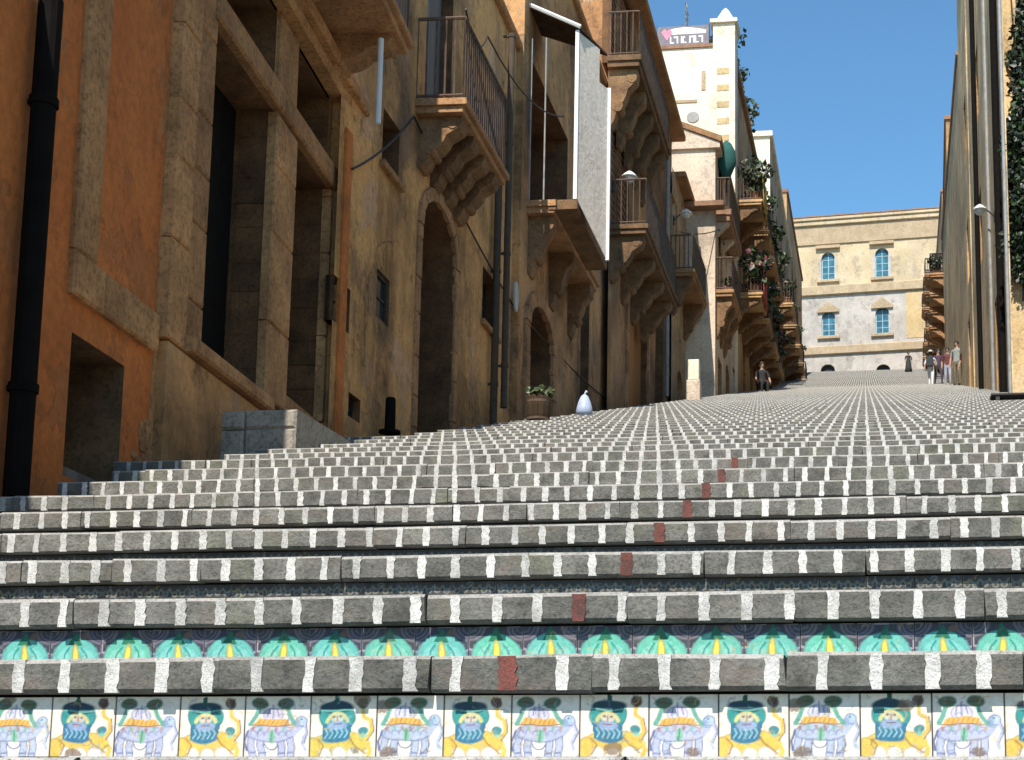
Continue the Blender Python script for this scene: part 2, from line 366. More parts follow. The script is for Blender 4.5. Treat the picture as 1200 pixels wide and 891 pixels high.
# ------------------------------------------------------------------ majolica tiles (painted on a fine grid of the tile's face)
TILE = 0.1475; TH = 0.129; NX, NZ = 58, 55
gx, gz_ = np.meshgrid(np.linspace(0, 1, NX), np.linspace(0, 0.95, NZ))
def lin(c): return tuple(((v/255)/12.92 if v/255 <= 0.04045 else ((v/255+0.055)/1.055)**2.4) for v in c)
class Paint:
    def __init__(s, bgc):
        s.c = np.zeros((NZ, NX, 3)); s.c[:] = lin(bgc)
        dx = RNG.normal(0, 0.012, 6)
        s.X = gx + 0.012*np.sin(9*gz_+dx[0]*200) + dx[1]; s.Z = gz_ + 0.010*np.sin(11*gx+dx[2]*200) + dx[3]
        s.t = RNG.uniform(0.94, 1.05, 3)
    def fill(s, mask, col, a=1.0):
        c = np.array(lin(col))*s.t; n = RNG.uniform(0.86, 1.08, (NZ, NX, 1))
        a = np.clip(mask, 0, 1)[..., None]*a
        s.c = s.c*(1-a) + c*n*a; return s
    def ell(s, cx, cz, rx, rz, col, a=1.0, ring=None):
        d = np.sqrt(((s.X-cx)/rx)**2 + ((s.Z-cz)/rz)**2); e = 0.02/min(rx, rz)
        m = np.clip((1-d)/e+0.5, 0, 1)
        if ring: m = m*np.clip((d-(1-ring))/e+0.5, 0, 1)
        return s.fill(m, col, a)
    def poly(s, pts, col, a=1.0):
        inside = np.zeros_like(s.X, bool); n = len(pts)
        for i in range(n):
            x1, z1 = pts[i]; x2, z2 = pts[(i+1) % n]
            cond = ((z1 > s.Z) != (z2 > s.Z)) & (s.X < (x2-x1)*(s.Z-z1)/(z2-z1+1e-9)+x1)
            inside ^= cond
        return s.fill(inside.astype(float), col, a)
    def line(s, pts, w, col, a=1.0):
        m = np.zeros_like(s.X)
        for (x1, z1), (x2, z2) in zip(pts[:-1], pts[1:]):
            L = (x2-x1)**2+(z2-z1)**2+1e-9; t = np.clip(((s.X-x1)*(x2-x1)+(s.Z-z1)*(z2-z1))/L, 0, 1)
            d = np.hypot(s.X-x1-t*(x2-x1), s.Z-z1-t*(z2-z1)); m = np.maximum(m, np.clip((w-d)/0.015+0.5, 0, 1))
        return s.fill(m, col, a)
    def arc(s, cx, cz, r, a0, a1, w, col, a=1.0):
        return s.line([(cx+r*math.cos(rad(t)), cz+r*math.sin(rad(t))) for t in np.linspace(a0, a1, 14)], w, col, a)
    def chip(s):
        pal = ((96, 150, 150), (200, 170, 90), (110, 124, 160), (120, 110, 96), (150, 176, 190))
        for _ in range(16):
            cx, cz, r = RNG.uniform(0.02, 0.98), RNG.uniform(0.0, 0.93), RNG.uniform(0.03, 0.10); a0 = RNG.uniform(0, 360)
            s.arc(cx, cz, r, a0, a0+RNG.uniform(80, 200), 0.007, pal[int(RNG.integers(0, 5))], 0.75)
        for _ in range(int(RNG.integers(0, 3))):
            cx, cz = RNG.uniform(0, 1), RNG.choice([RNG.uniform(0, 0.12), RNG.uniform(0.75, 0.95)])
            d = np.hypot(s.X-cx, (s.Z-cz)*1.3) + RNG.normal(0, 0.01, s.X.shape)
            s.fill(np.clip((RNG.uniform(0.05, 0.15)-d)/0.02, 0, 1), (120, 100, 80), 0.8)
        e = np.minimum(np.minimum(gx, 1-gx), gz_+0.02)
        s.fill(np.clip((0.018-e)/0.012, 0, 1), (120, 112, 105), 0.7); return s
def tile_mask_vase():       # yellow crouching beast with a teal bearded head
    p = Paint((238, 228, 212)); T = (52, 148, 148); D = (30, 66, 84); YB = (222, 192, 92); YO = (160, 122, 62); W = (244, 234, 222)
    p.ell(0.48, 0.20, 0.44, 0.19, YB); p.ell(0.48, 0.20, 0.44, 0.19, YO, 0.9, 0.05)
    p.ell(0.06, 0.12, 0.11, 0.17, YB); p.ell(0.06, 0.12, 0.11, 0.17, YO, 0.8, 0.10)
    for cx, rx in ((0.24, 0.10), (0.46, 0.11), (0.70, 0.13)): p.ell(cx, 0.03, rx, 0.11, W); p.ell(cx, 0.03, rx, 0.11, YO, 0.85, 0.10)
    p.line([(0.14, 0.26), (0.22, 0.16), (0.16, 0.02)], 0.012, YO); p.line([(0.60, 0.30), (0.68, 0.18), (0.86, 0.04)], 0.012, YO); p.line([(0.88, 0.22), (0.93, 0.10), (0.90, 0.0)], 0.035, YB)
    p.line([(0.84, 0.26), (0.93, 0.38), (0.90, 0.56), (0.80, 0.62), (0.80, 0.74)], 0.030, (222, 188, 88)); p.line([(0.88, 0.24), (0.965, 0.38), (0.93, 0.58)], 0.009, (112, 98, 116)); p.ell(0.80, 0.83, 0.085, 0.085, (108, 80, 66)); p.line([(0.76, 0.90), (0.80, 0.76), (0.86, 0.90)], 0.012, (70, 54, 48))
    p.ell(0.80, 0.40, 0.075, 0.06, (66, 140, 150)); p.ell(0.81, 0.33, 0.05, 0.035, (130, 192, 182)); p.ell(0.80, 0.40, 0.075, 0.06, D, 0.7, 0.15)
    p.ell(0.40, 0.62, 0.28, 0.24, T); p.ell(0.40, 0.62, 0.28, 0.24, D, 0.7, 0.05); p.poly([(0.19, 0.25), (0.60, 0.25), (0.63, 0.50), (0.17, 0.50)], (52, 116, 150)); p.ell(0.40, 0.26, 0.20, 0.06, (52, 116, 150))
    p.ell(0.40, 0.76, 0.26, 0.10, D); p.poly([(0.36, 0.83), (0.45, 0.83), (0.43, 0.95), (0.38, 0.95)], (28, 86, 78)); p.line([(0.16, 0.72), (0.40, 0.70), (0.64, 0.72)], 0.012, (110, 180, 170))
    p.arc(0.40, 0.50, 0.16, 15, 165, 0.028, (206, 200, 140)); p.ell(0.40, 0.58, 0.10, 0.07, (200, 196, 180)); p.ell(0.35, 0.61, 0.02, 0.016, (60, 50, 50)); p.ell(0.45, 0.61, 0.02, 0.016, (60, 50, 50)); p.line([(0.40, 0.62), (0.40, 0.54)], 0.010, (150, 110, 84)); p.ell(0.40, 0.47, 0.15, 0.07, (146, 166, 202)); p.line([(0.34, 0.49), (0.46, 0.49)], 0.008, (120, 70, 70))
    for i in range(5): p.line([(0.23+0.075*i, 0.42), (0.27+0.075*i, 0.35), (0.23+0.075*i, 0.28)], 0.009, (160, 204, 216))
    return p.chip()
def tile_crest():           # pale blue four-legged beast with an orange saddle cloth under green leaves
    p = Paint((234, 228, 218)); L = (92, 104, 150); L2 = (182, 192, 214); G = (104, 168, 150)
    for x0, x1 in ((0.12, 0.10), (0.27, 0.25), (0.56, 0.58), (0.70, 0.73)):
        p.line([(x0, 0.34), (x1, 0.16), (x0+0.01, 0.0)], 0.060, L); p.line([(x0, 0.34), (x1, 0.16), (x0+0.01, 0.0)], 0.046, L2); p.line([(x0-0.03, 0.06), (x0+0.05, 0.06)], 0.010, L)
    p.ell(0.42, 0.37, 0.38, 0.14, L); p.ell(0.42, 0.37, 0.365, 0.125, L2)
    p.line([(0.76, 0.40), (0.86, 0.52)], 0.075, L2); p.ell(0.87, 0.56, 0.09, 0.085, L); p.ell(0.87, 0.56, 0.075, 0.07, (176, 202, 222)); p.line([(0.92, 0.52), (0.965, 0.38), (0.90, 0.22), (0.94, 0.12)], 0.024, L2); p.line([(0.945, 0.52), (0.985, 0.38), (0.93, 0.22)], 0.008, L); p.ell(0.86, 0.59, 0.014, 0.014, (50, 50, 70)); p.ell(0.80, 0.52, 0.05, 0.07, (150, 166, 200)); p.line([(0.06, 0.40), (0.01, 0.24), (0.04, 0.10)], 0.016, L)
    for i in range(6): p.arc(0.14+0.11*i, 0.36, 0.045, 20, 200, 0.008, (130, 140, 176)); p.ell(0.13+0.12*i, 0.44, 0.026, 0.035, ((164, 116, 108), (126, 178, 146), (186, 156, 130))[i % 3], 0.85)
    p.ell(0.43, 0.33, 0.05, 0.11, (134, 190, 158)); p.line([(0.43, 0.42), (0.42, 0.24)], 0.010, (70, 130, 110)); p.arc(0.42, 0.22, 0.10, 190, 350, 0.010, L)
    for sx in (-1, 1): p.line([(0.42+sx*0.34, 0.51), (0.42+sx*0.27, 0.62), (0.42+sx*0.22, 0.76)], 0.034, G); p.ell(0.42+sx*0.20, 0.84, 0.13, 0.09, (82, 114, 88)); p.ell(0.42+sx*0.19, 0.85, 0.05, 0.04, (112, 98, 72)); p.line([(0.42+sx*0.08, 0.82), (0.42+sx*0.30, 0.86)], 0.008, (50, 76, 60))
    p.ell(0.42, 0.66, 0.16, 0.12, (208, 208, 220)); p.ell(0.42, 0.66, 0.16, 0.12, L, 0.7, 0.10); p.line([(0.42, 0.62), (0.42, 0.82)], 0.012, (140, 144, 180)); p.line([(0.33, 0.64), (0.36, 0.76)], 0.008, L); p.line([(0.51, 0.64), (0.48, 0.76)], 0.008, L)
    p.poly([(0.13, 0.50), (0.70, 0.50), (0.64, 0.60), (0.20, 0.60)], (226, 182, 92)); p.line([(0.11, 0.495), (0.72, 0.495)], 0.009, (150, 104, 66))
    for i in range(7): p.line([(0.20+0.07*i, 0.52), (0.235+0.07*i, 0.58)], 0.008, (196, 130, 62))
    return p.chip()
def tile_flame():           # teal lunette with a yellow flame, lilac scallops between
    p = Paint((176, 170, 186)); T = (104, 190, 174)
    p.poly([(0, 0.50), (1, 0.50), (1, 0.95), (0, 0.95)], (62, 66, 80))
    for cx in (0.0, 1.0):
        for r in (0.30, 0.22, 0.13): p.ell(cx, 0.93, r, r*0.9, (116, 112, 124), 1, 0.16)
        p.line([(cx, 0.28), (cx-0.10, 0.58)], 0.020, (206, 204, 208)); p.line([(cx, 0.28), (cx+0.10, 0.58)], 0.020, (214, 208, 220)); p.line([(cx, 0.25), (cx, 0.45)], 0.03, (96, 82, 110))
        p.ell(cx, 0.26, 0.07, 0.07, (210, 180, 180))
    p.ell(0.5, 0.36, 0.47, 0.44, T); p.ell(0.5, 0.36, 0.48, 0.45, (60, 120, 124), 0.8, 0.05); p.ell(0.26, 0.34, 0.12, 0.20, (150, 212, 200), 0.7); p.ell(0.74, 0.34, 0.12, 0.20, (150, 212, 200), 0.7)
    for sx in (-1, 1):
        for r in (0.14, 0.24, 0.33): p.line([(0.5+sx*r, 0.30), (0.5+sx*r*0.9, 0.46), (0.5+sx*r*0.5, 0.60)], 0.014, (120, 206, 190) if r != 0.24 else (30, 140, 130))
    p.poly([(0.36, 0.66), (0.64, 0.66), (0.5, 0.95)], (28, 116, 88)); p.ell(0.5, 0.42, 0.072, 0.25, (176, 150, 56)); p.ell(0.5, 0.42, 0.048, 0.22, (240, 222, 96)); return p.chip()
def tile_scroll(dark):
    p = Paint((62, 62, 62)); w = (146, 144, 136)
    p.poly([(0, 0), (1, 0), (1, 0.56), (0, 0.56)], (132, 130, 124))
    for i in range(5):
        cx = 0.1+0.2*i
        p.ell(cx+RNG.normal(0, 0.01), 0.74, 0.07, 0.07, w, 0.8, 0.35); p.arc(cx, 0.86, 0.09, 180, 360, 0.014, (128, 126, 118)); p.arc(cx+0.1, 0.80, 0.05, 0, 180, 0.010, (104, 104, 98)); p.ell(cx, 0.78, 0.03, 0.035, (78, 104, 104) if (i+dark) % 3 else (120, 108, 72))
        p.ell(cx+0.1+RNG.normal(0, 0.02), 0.50, 0.05, 0.05, (214, 212, 206)); p.ell(cx, 0.47, 0.04, 0.05, (72, 78, 92) if i % 2 else (66, 92, 94)); p.line([(cx-0.08, 0.40), (cx+0.08, 0.44)], 0.016, (206, 204, 198))
    return p.chip()
def tile_mesh(p, name):
    v = [(x*(TILE-0.002)+0.001, 0.0, z/0.95*TH) for z, x in ((z, x) for z in np.linspace(0, 0.95, NZ) for x in np.linspace(0, 1, NX))]
    f = [(j*NX+i, j*NX+i+1, (j+1)*NX+i+1, (j+1)*NX+i) for j in range(NZ-1) for i in range(NX-1)]
    n = len(v); a = TILE-0.002
    v += [(0.001, 0, 0), (a+0.001, 0, 0), (a+0.001, 0, TH), (0.001, 0, TH), (0.001, 0.05, 0), (a+0.001, 0.05, 0), (a+0.001, 0.05, TH), (0.001, 0.05, TH)]
    f += [(n, n+4, n+5, n+1), (n+1, n+5, n+6, n+2), (n+2, n+6, n+7, n+3), (n+3, n+7, n+4, n), (n+7, n+6, n+5, n+4)]
    me = bpy.data.meshes.new(name); me.from_pydata(v, [], f); me.materials.append(glaze)
    at = me.color_attributes.new('paint', 'FLOAT_COLOR', 'POINT')
    c = np.ones((len(v), 4)); c[:n, :3] = np.clip(p.c.reshape(-1, 3)*np.array([0.96, 0.94, 0.90])+0.015, 0, 0.82); c[n:, :3] = 0.4
    at.data.foreach_set('color', c.ravel().astype(np.float32)); me.update(); return me
T_VASE = [tile_mesh(tile_mask_vase(), 'vase_tile') for _ in range(9)]
T_CREST = [tile_mesh(tile_crest(), 'crest_tile') for _ in range(9)]
T_FLAME = [tile_mesh(tile_flame(), 'flame_tile') for _ in range(9)]
T_SCR = [tile_mesh(tile_scroll(i), 'scroll_tile') for i in range(5)]

# ------------------------------------------------------------------ the staircase: steps > nosing slabs, white inlays, tiles
S = 0.11; X0W = 0.016
stair = empty('staircase', (0, yk(K0), zk(K0)))
structure(stair, 'long grey lava stone staircase with white inlaid nosings and painted majolica risers'); stair['category'] = 'staircase'
sroot = Vector(stair.location)
white_var = []; RED = []
for i in range(14):
    w = random.uniform(0.021, 0.033); q = lambda: random.uniform(-0.0032, 0.0032)
    m = MB(); z0, z1 = -NOSE+0.002+abs(q())*0.6, -0.003
    zz = [z0+(z1-z0)*t for t in (0, 0.15, 0.35, 0.5, 0.7, 0.85, 1)]; pts = [(w/2+q(), z) for z in zz]+[(-w/2+q(), z) for z in zz[::-1]]; pts = pts[-1:]+pts[:-1]
    m.prism(pts, -0.0034, 0.05)
    white_var.append(m.mesh('white_inlay', marble))
    if i < 4: RED.append(MB().prism([(x*1.35, z) for x, z in pts], -0.0034, 0.05).mesh('red_inlay', redstone))
ray1 = ray(580, 792); red_i = round(((ray1.x*yk(1)/ray1.y)-X0W)/S)
step_meshes = {}
far_white = MB(); far_tiles = MB(); n_white = n_tile = 0
tile_off = ray(840, 840).x*yk(1)/ray(840, 840).y
for k in range(K0, K1+1):
    a, b, Y, Z = xl(k), xr(k), yk(k), zk(k); ry = zk(k)-zk(k-1)
    depth = TREAD if k < K1 else TREAD+0.4
    m = MB()
    near = 1 <= k <= 12
    if near:
        m.box(a, b, Y+0.075, Y+depth+0.09, Z-0.34, Z-NOSE-0.001); m.box(a, b, Y+0.22, Y+depth+0.06, Z-NOSE+0.0, Z-0.001, 1)
    else:
        m.box(a, b, Y+0.075, Y+depth+0.09, Z-0.34, Z-NOSE-0.001)
        x = a; c = 0.005
        while x < b:                                   # the slabs of the far nosings share the step's mesh
            L = min(random.uniform(0.5, 1.1), b-x); j = random.uniform(-0.002, 0.002)
            m.cbox(x, x+L-0.004, Y+j, Y+0.3, Z-NOSE, Z+j*0.5, c, 2, 0.0, None, 3); x += L
        m.box(a, b, Y+0.3, Y+depth+0.06, Z-NOSE, Z-0.001, 1)
    st = fix_normals(m.build('step', [mortar, lava_tread, lava, worn], stair)); st.location = -sroot
    if near:
        x = a + random.uniform(-0.25, 0)
        while x < b:
            L = random.uniform(0.28, 0.62); x2 = min(x+L, b); x1 = max(x, a)
            if x2-x1 > 0.03:
                j = random.uniform(-0.0012, 0.0012); s_ = MB(); s_.cbox(0, x2-x1-0.0015, 0, 0.22, -NOSE, 0, random.uniform(0.006, 0.011), 0, 0.003, 0.001, 1)
                o = fix_normals(s_.build('nosing_slab', [lava, worn], st)); o.location = (x1, Y+j, Z+j*0.4)
            x += L
    i0, i1 = math.ceil((a-X0W)/S), math.floor((b-X0W)/S)
    for i in range(i0, i1+1):
        x = X0W + i*S + random.uniform(-0.005, 0.005)
        if x < a+0.02 or x > b-0.02: continue
        px = proj((x, Y, Z-0.04)); vis = -15 < px[0] < 1215 and 1 <= k <= 8
        if i == red_i and 1 <= k <= 8: link('red_inlay', random.choice(RED), st, (x, Y, Z)); continue
        if random.random() < 0.006: continue
        if vis and n_white < 300:
            link('white_inlay', random.choice(white_var), st, (x, Y-0.002*0, Z)); n_white += 1
        else:
            w = random.uniform(0.0105, 0.0155); d_ = random.uniform(-0.003, 0.003)
            far_white.add([(x-w, Y-0.004, Z-NOSE+0.003), (x+w+d_, Y-0.004, Z-NOSE+0.003), (x+w, Y-0.004, Z-0.004), (x-w+d_, Y-0.004, Z-0.004),
                           (x-w, Y+0.03, Z+0.0015), (x+w, Y+0.03, Z+0.0015)], [(0, 1, 2, 3), (3, 2, 5, 4)])
    # riser tiles
    ht = ry-NOSE; i0, i1 = math.floor((a-tile_off)/TILE)+1, math.floor((b-tile_off)/TILE)-1
    sh = {1: 0.0, 2: 0.4*TILE}.get(k, (k*0.37 % 1)*TILE)
    if k == 2:
        r2 = ray(839, 750); xc = r2.x*(yk(2)+OVER)/r2.y; sh = ((xc-TILE/2-tile_off) % TILE)
    for i in range(i0, i1+1):
        x = tile_off + i*TILE + sh
        if x+TILE > b: continue
        px = proj((x, Y, Z-0.1))
        if (1 <= k <= 3 or (4 <= k <= 6 and -95 < px[0] < 1205)) and n_tile < 300:
            if k == 1: me = random.choice(T_VASE if i % 2 == 0 else T_CREST)
            elif k == 2: me = random.choice(T_FLAME)
            else: me = random.choice(T_SCR)
            link('riser_tile', me, st, (x, Y+OVER+random.uniform(0, 0.0015), Z-ry+0.001)); n_tile += 1
        elif k <= 30:
            far_tiles.box(x+0.001, x+TILE-0.001, Y+OVER, Y+OVER+0.05, Z-ry, Z-NOSE-0.006)
    if k > 30: far_tiles.box(a, b, Y+OVER, Y+OVER+0.05, Z-ry, Z-NOSE-0.006)
o = far_white.build('white_inlays_higher_up', marble, stair); o.location = -sroot; o['kind'] = 'stuff'
o = far_tiles.build('riser_tiles_higher_up', far_tile, stair); o.location = -sroot; o['kind'] = 'stuff'

# ------------------------------------------------------------------ facades
class Facade:
    """a house: local x runs along its front, local y inward, z is world height"""
    def __init__(s, name, ox, oy, phi, zb, label, cat='house', group=None):
        s.o = Vector((ox, oy)); s.phi = phi; s.zb = zb
        s.d = Vector((math.cos(phi), math.sin(phi))); s.inw = Vector((-math.sin(phi), math.cos(phi)))
        s.root = tag(empty(name, (ox, oy, zb), phi), label, cat, group)
    def uv(s, px, py, out=0.0):
        r = ray(px, py); n = s.inw
        q = s.o - n*out
        t = (n.x*q.x + n.y*q.y)/(n.x*r.x + n.y*r.y)
        P = Vector((r.x*t, r.y*t)) - s.o
        return P.dot(s.d), r.z*t
    def W(s, u, out, z): p = s.o + s.d*u - s.inw*out; return Vector((p.x, p.y, z))
    def out_at(s, u, z, px):
        """how far out a point of that u and height stands to appear at photo column px"""
        lo, hi = 0.0, 3.0
        f = lambda o: proj(s.W(u, o, z))[0] - px
        sg = f(hi) - f(lo)
        for _ in range(40):
            mid = (lo+hi)/2
            if (f(mid) > 0) == (sg > 0): hi = mid
            else: lo = mid
        return lo
    def put(s, m, name, mats, parent=None, smooth=False, fix=True):
        o = m.build(name, mats, s.root if parent is None else parent, smooth, s.zb)
        if fix: fix_normals(o)
        return o

def arch_pts(a, b, zs, zt, n=12):
    """arc from (b, zs) over the crown (zt) to (a, zs)"""
    cx, rx, rz = (a+b)/2, (b-a)/2, zt-zs
    return [(cx+rx*math.cos(math.pi*i/n), zs+rz*math.sin(math.pi*i/n)) for i in range(n+1)]
def wall(B, name, mat, u0, u1, z0, z1, openings=(), depth=7.0, parent=None, reveal_mat=None, y0=0.0):
    """front with real holes and reveals + body behind. opening = dict(a,b,c,d,dep, arch=rise)"""
    m = MB()
    us = sorted({u0, u1, *[v for o in openings for v in (o['a'], o['b'])]}); zs = sorted({z0, z1, *[v for o in openings for v in (o['c'], o['d'])]})
    for i in range(len(us)-1):
        for j in range(len(zs)-1):
            cu, cz = (us[i]+us[i+1])/2, (zs[j]+zs[j+1])/2
            if any(o['a'] < cu < o['b'] and o['c'] < cz < o['d'] for o in openings): continue
            m.add([(us[i], y0, zs[j]), (us[i+1], y0, zs[j]), (us[i+1], y0, zs[j+1]), (us[i], y0, zs[j+1])], [(0, 1, 2, 3)])
    for o in openings:
        a, b, c, d, e = o['a'], o['b'], o['c'], o['d'], y0+o['dep']; r = 1 if reveal_mat else 0
        ri = o.get('arch', 0)
        m.add([(a, y0, c), (a, e, c), (a, e, d), (a, y0, d)], [(0, 1, 2, 3)], r)
        m.add([(b, y0, c), (b, e, c), (b, e, d), (b, y0, d)], [(3, 2, 1, 0)], r)
        m.add([(a, y0, c), (b, y0, c), (b, e, c), (a, e, c)], [(0, 1, 2, 3)], r)
        m.add([(a, y0, d), (b, y0, d), (b, e, d), (a, e, d)], [(3, 2, 1, 0)], r)
        if ri:
            pts = arch_pts(a, b, d-ri, d); n = len(pts)//2
            for side in (0, 1):
                arc = pts[:n+1] if side == 0 else pts[n:]
                cor = (b, d+0.0005) if side == 0 else (a, d+0.0005)
                for p, q in zip(arc[:-1], arc[1:]):
                    m.add([(cor[0], y0, cor[1]), (p[0], y0, p[1]), (q[0], y0, q[1])], [(0, 2, 1)])
                    m.add([(p[0], y0, p[1]), (q[0], y0, q[1]), (q[0], e, q[1]), (p[0], e, p[1])], [(0, 1, 2, 3)], r)
    e = y0+depth
    m.add([(u0, y0, z0), (u0, e, z0), (u0, e, z1), (u0, y0, z1)], [(3, 2, 1, 0)])
    m.add([(u1, y0, z0), (u1, e, z0), (u1, e, z1), (u1, y0, z1)], [(0, 1, 2, 3)])
    m.add([(u0, y0, z1), (u1, y0, z1), (u1, e, z1), (u0, e, z1)], [(0, 1, 2, 3)])
    m.add([(u0, e, z0), (u1, e, z0), (u1, e, z1), (u0, e, z1)], [(3, 2, 1, 0)])
    return B.put(m, name, [mat, reveal_mat] if reveal_mat else [mat], parent, fix=False)
def planks(B, parent, a, b, c, d, y, mat, n=5, th=0.03, gap=0.006):
    w = (b-a)/n
    for i in range(n):
        B.put(MB().cbox(a+i*w+gap/2, a+(i+1)*w-gap/2, y+random.uniform(0, 0.004), y+th, c, d, 0.004), 'plank', mat, parent)
def door(B, a, b, c, d, y, mat, n=4, handle=True):
    o = B.put(MB().box(a, b, y+0.03, y+0.06, c, d), 'door', mat)
    planks(B, o, a+0.03, b-0.03, c+0.02, d-0.02, y, mat, n)
    if handle: B.put(MB().tube([(b-0.15, y-0.03, c+1.0), (b-0.15, y-0.03, c+1.12)], 0.012, 6).tube([(b-0.15, y, c+1.06), (b-0.15, y-0.03, c+1.06)], 0.008, 6), 'handle', iron, o)
    return o
def window(B, a, b, c, d, y, fmat, gmat=None, cols=2, rows=2, arch=0, sill=None, fw=0.05):
    gmat = gmat or glass_dk
    m = MB(); t = 0.05
    m.box(a, a+fw, y, y+t, c, d).box(b-fw, b, y, y+t, c, d).box(a+fw, b-fw, y, y+t, c, c+fw).box(a+fw, b-fw, y, y+t, d-fw, d)
    for i in range(1, cols): x = a+(b-a)*i/cols; m.box(x-fw*0.35, x+fw*0.35, y+0.004, y+t-0.004, c+fw, d-fw)
    for j in range(1, rows): z = c+(d-c)*j/rows; m.box(a+fw, b-fw, y+0.008, y+t-0.008, z-fw*0.3, z+fw*0.3)
    o = B.put(m, 'window', fmat)
    for i in range(cols):
        for j in range(rows):
            x0, x1 = a+(b-a)*i/cols, a+(b-a)*(i+1)/cols; z0, z1 = c+(d-c)*j/rows, c+(d-c)*(j+1)/rows
            B.put(MB().box(x0+0.01, x1-0.01, y+0.022, y+0.030, z0+0.01, z1-0.01), 'pane', gmat, o)
    if sill is not None: B.put(MB().cbox(a-0.08, b+0.08, -0.07, y, c-0.08, c-0.002, 0.01), 'sill', sill, o)
    return o
def op(a, b, c, d, dep=0.3, arch=0): return dict(a=min(a, b), b=max(a, b), c=min(c, d), d=max(c, d), dep=dep, arch=arch)
def opx(B, x0, x1, yt, yb, dep=0.3, arch=0, xm=None):
    """opening from photo pixels on the facade: columns x0..x1, height from the rows yt..yb read at column xm"""
    ua = B.uv(x0, (yt+yb)/2)[0]; ub = B.uv(x1, (yt+yb)/2)[0]; xm = (x0+x1)/2 if xm is None else xm
    return op(ua, ub, B.uv(xm, yb)[1], B.uv(xm, yt)[1], dep, arch)
def scroll_corbel(u, w, out, z, h, mats):
    """curved stone console under a balcony, deepest at the wall"""
    p = [(0.02, z), (-out, z), (-out, z-0.10*h), (-out*0.93, z-0.22*h), (-out*0.78, z-0.30*h), (-out*0.66, z-0.36*h), (-out*0.60, z-0.48*h), (-out*0.48, z-0.60*h), (-out*0.34, z-0.66*h), (-out*0.26, z-0.76*h), (-out*0.2, z-0.90*h), (-out*0.08, z-h), (0.02, z-h)]
    m = MB(); m.sprism(p, u-w/2, u+w/2)
    m.tube([(u-w/2-0.012, -out*0.80, z-0.16*h), (u+w/2+0.012, -out*0.80, z-0.16*h)], 0.09*h, 10); m.tube([(u-w/2-0.012, -out*0.30, z-0.66*h), (u+w/2+0.012, -out*0.30, z-0.66*h)], 0.10*h, 10)
    return m
def railing(u0, u1, out, z, h=1.0, step=0.12, r=0.009, belly=0.0, y_in=0.0):
    m = MB(); path = [(u0, -y_in, 0), (u0, -out, 0), (u1, -out, 0), (u1, -y_in, 0)]
    for (x1, y1, _), (x2, y2, _) in zip(path[:-1], path[1:]):
        for zz, rr in ((z+0.06, r*1.4), (z+h, r*1.8)): m.tube([(x1, y1, zz), (x2, y2, zz)], rr, 6)
        L = math.hypot(x2-x1, y2-y1); n = max(2, int(L/step))
        for i in range(n+1):
            t = i/n; x, y = x1+(x2-x1)*t, y1+(y2-y1)*t
            m.tube([(x, y, z), (x, y, z+h)], r, 4)
    return m
def balcony(B, u0, u1, z, out, th=0.10, corbels=3, ch=0.55, cw=0.18, slab=darkash, cmat=darkash, rail=rustiron, rh=1.0, rstep=0.12, board=None, rr=0.009):
    m = MB().cbox(u0-0.04, u1+0.04, -out-0.05, 0.02, z-th*0.5, z, 0.012).cbox(u0, u1, -out, 0.02, z-th, z-th*0.5-0.002, 0.012)
    o = B.put(m, 'balcony', slab)
    for i in range(corbels):
        u = u0+cw*0.9+(u1-u0-1.8*cw)*(i/(corbels-1) if corbels > 1 else 0.5)
        B.put(scroll_corbel(u, cw, out*0.92, z-th-0.002, ch, cmat), 'corbel', cmat, o)
    if rail is not None:
        r = B.put(railing(u0+0.02, u1-0.02, out-0.01, z+0.002, rh, rstep, rr), 'railing', rail, o, fix=False); r['kind'] = 'stuff'
    return o
def bal_px(B, xw, yw, xo, xfar, yfar, **kw):
    """balcony from pixels: (xw, yw) floor edge where its near end meets the wall, xo the near outer corner's column, (xfar, yfar) the far outer corner"""
    u0, z = B.uv(xw, yw); out = B.out_at(u0, z, xo); u1 = B.uv(xfar, yfar, out)[0]
    return balcony(B, u0, u1, z, out, **kw), u0, u1, z, out
def pipe(B, x, yt, yb, out, r, mat, name='drainpipe', clamps=True, nearx=None):
    u, zt = B.uv(x, yt, out); zb = B.uv(x if nearx is None else nearx, yb, out)[1]
    o = B.put(MB().tube([(u, -out, zb), (u, -out, zt)], r, 12), name, mat, smooth=False)
    if clamps:
        z = zb+0.6
        while z < zt:
            B.put(MB().tube([(u, -out, z), (u, -out, z+0.05)], r*1.18, 12).box(u-0.012, u+0.012, -out, 0.01, z+0.01, z+0.04), 'clamp', mat, o); z += 1.7
    return o
def lamp_bracket(B, u, z, out, name='wall_lamp', label='', arm=0.9):
    t = empty(name, B.W(u, 0, z), B.phi); tag(t, label, 'lamp', 'lamps bracketed to the house fronts')
    m = MB().tube([(0, 0.03, -0.25), (0, -arm*0.5, -0.05), (0, -arm, 0.0)], 0.018, 6).box(-0.05, 0.05, -0.015, 0.02, -0.35, -0.1); fix_normals(m.build('bracket', iron, t))
    h = MB().lathe([(0.03, 0.10), (0.10, 0.05), (0.19, -0.04), (0.17, -0.06)], (0, -arm, 0.0), 12); fix_normals(h.build('lamp_shade', white_paint, t))
    g_ = MB().lathe([(0.05, -0.16), (0.11, -0.11), (0.12, -0.05), (0.08, -0.03)], (0, -arm, 0), 12); fix_normals(g_.build('bulb_glass', plain('lamp_glass', (0.7, 0.7, 0.66), 0.2) if 'lamp_glass' not in MATS else MATS['lamp_glass'], t))
    return t
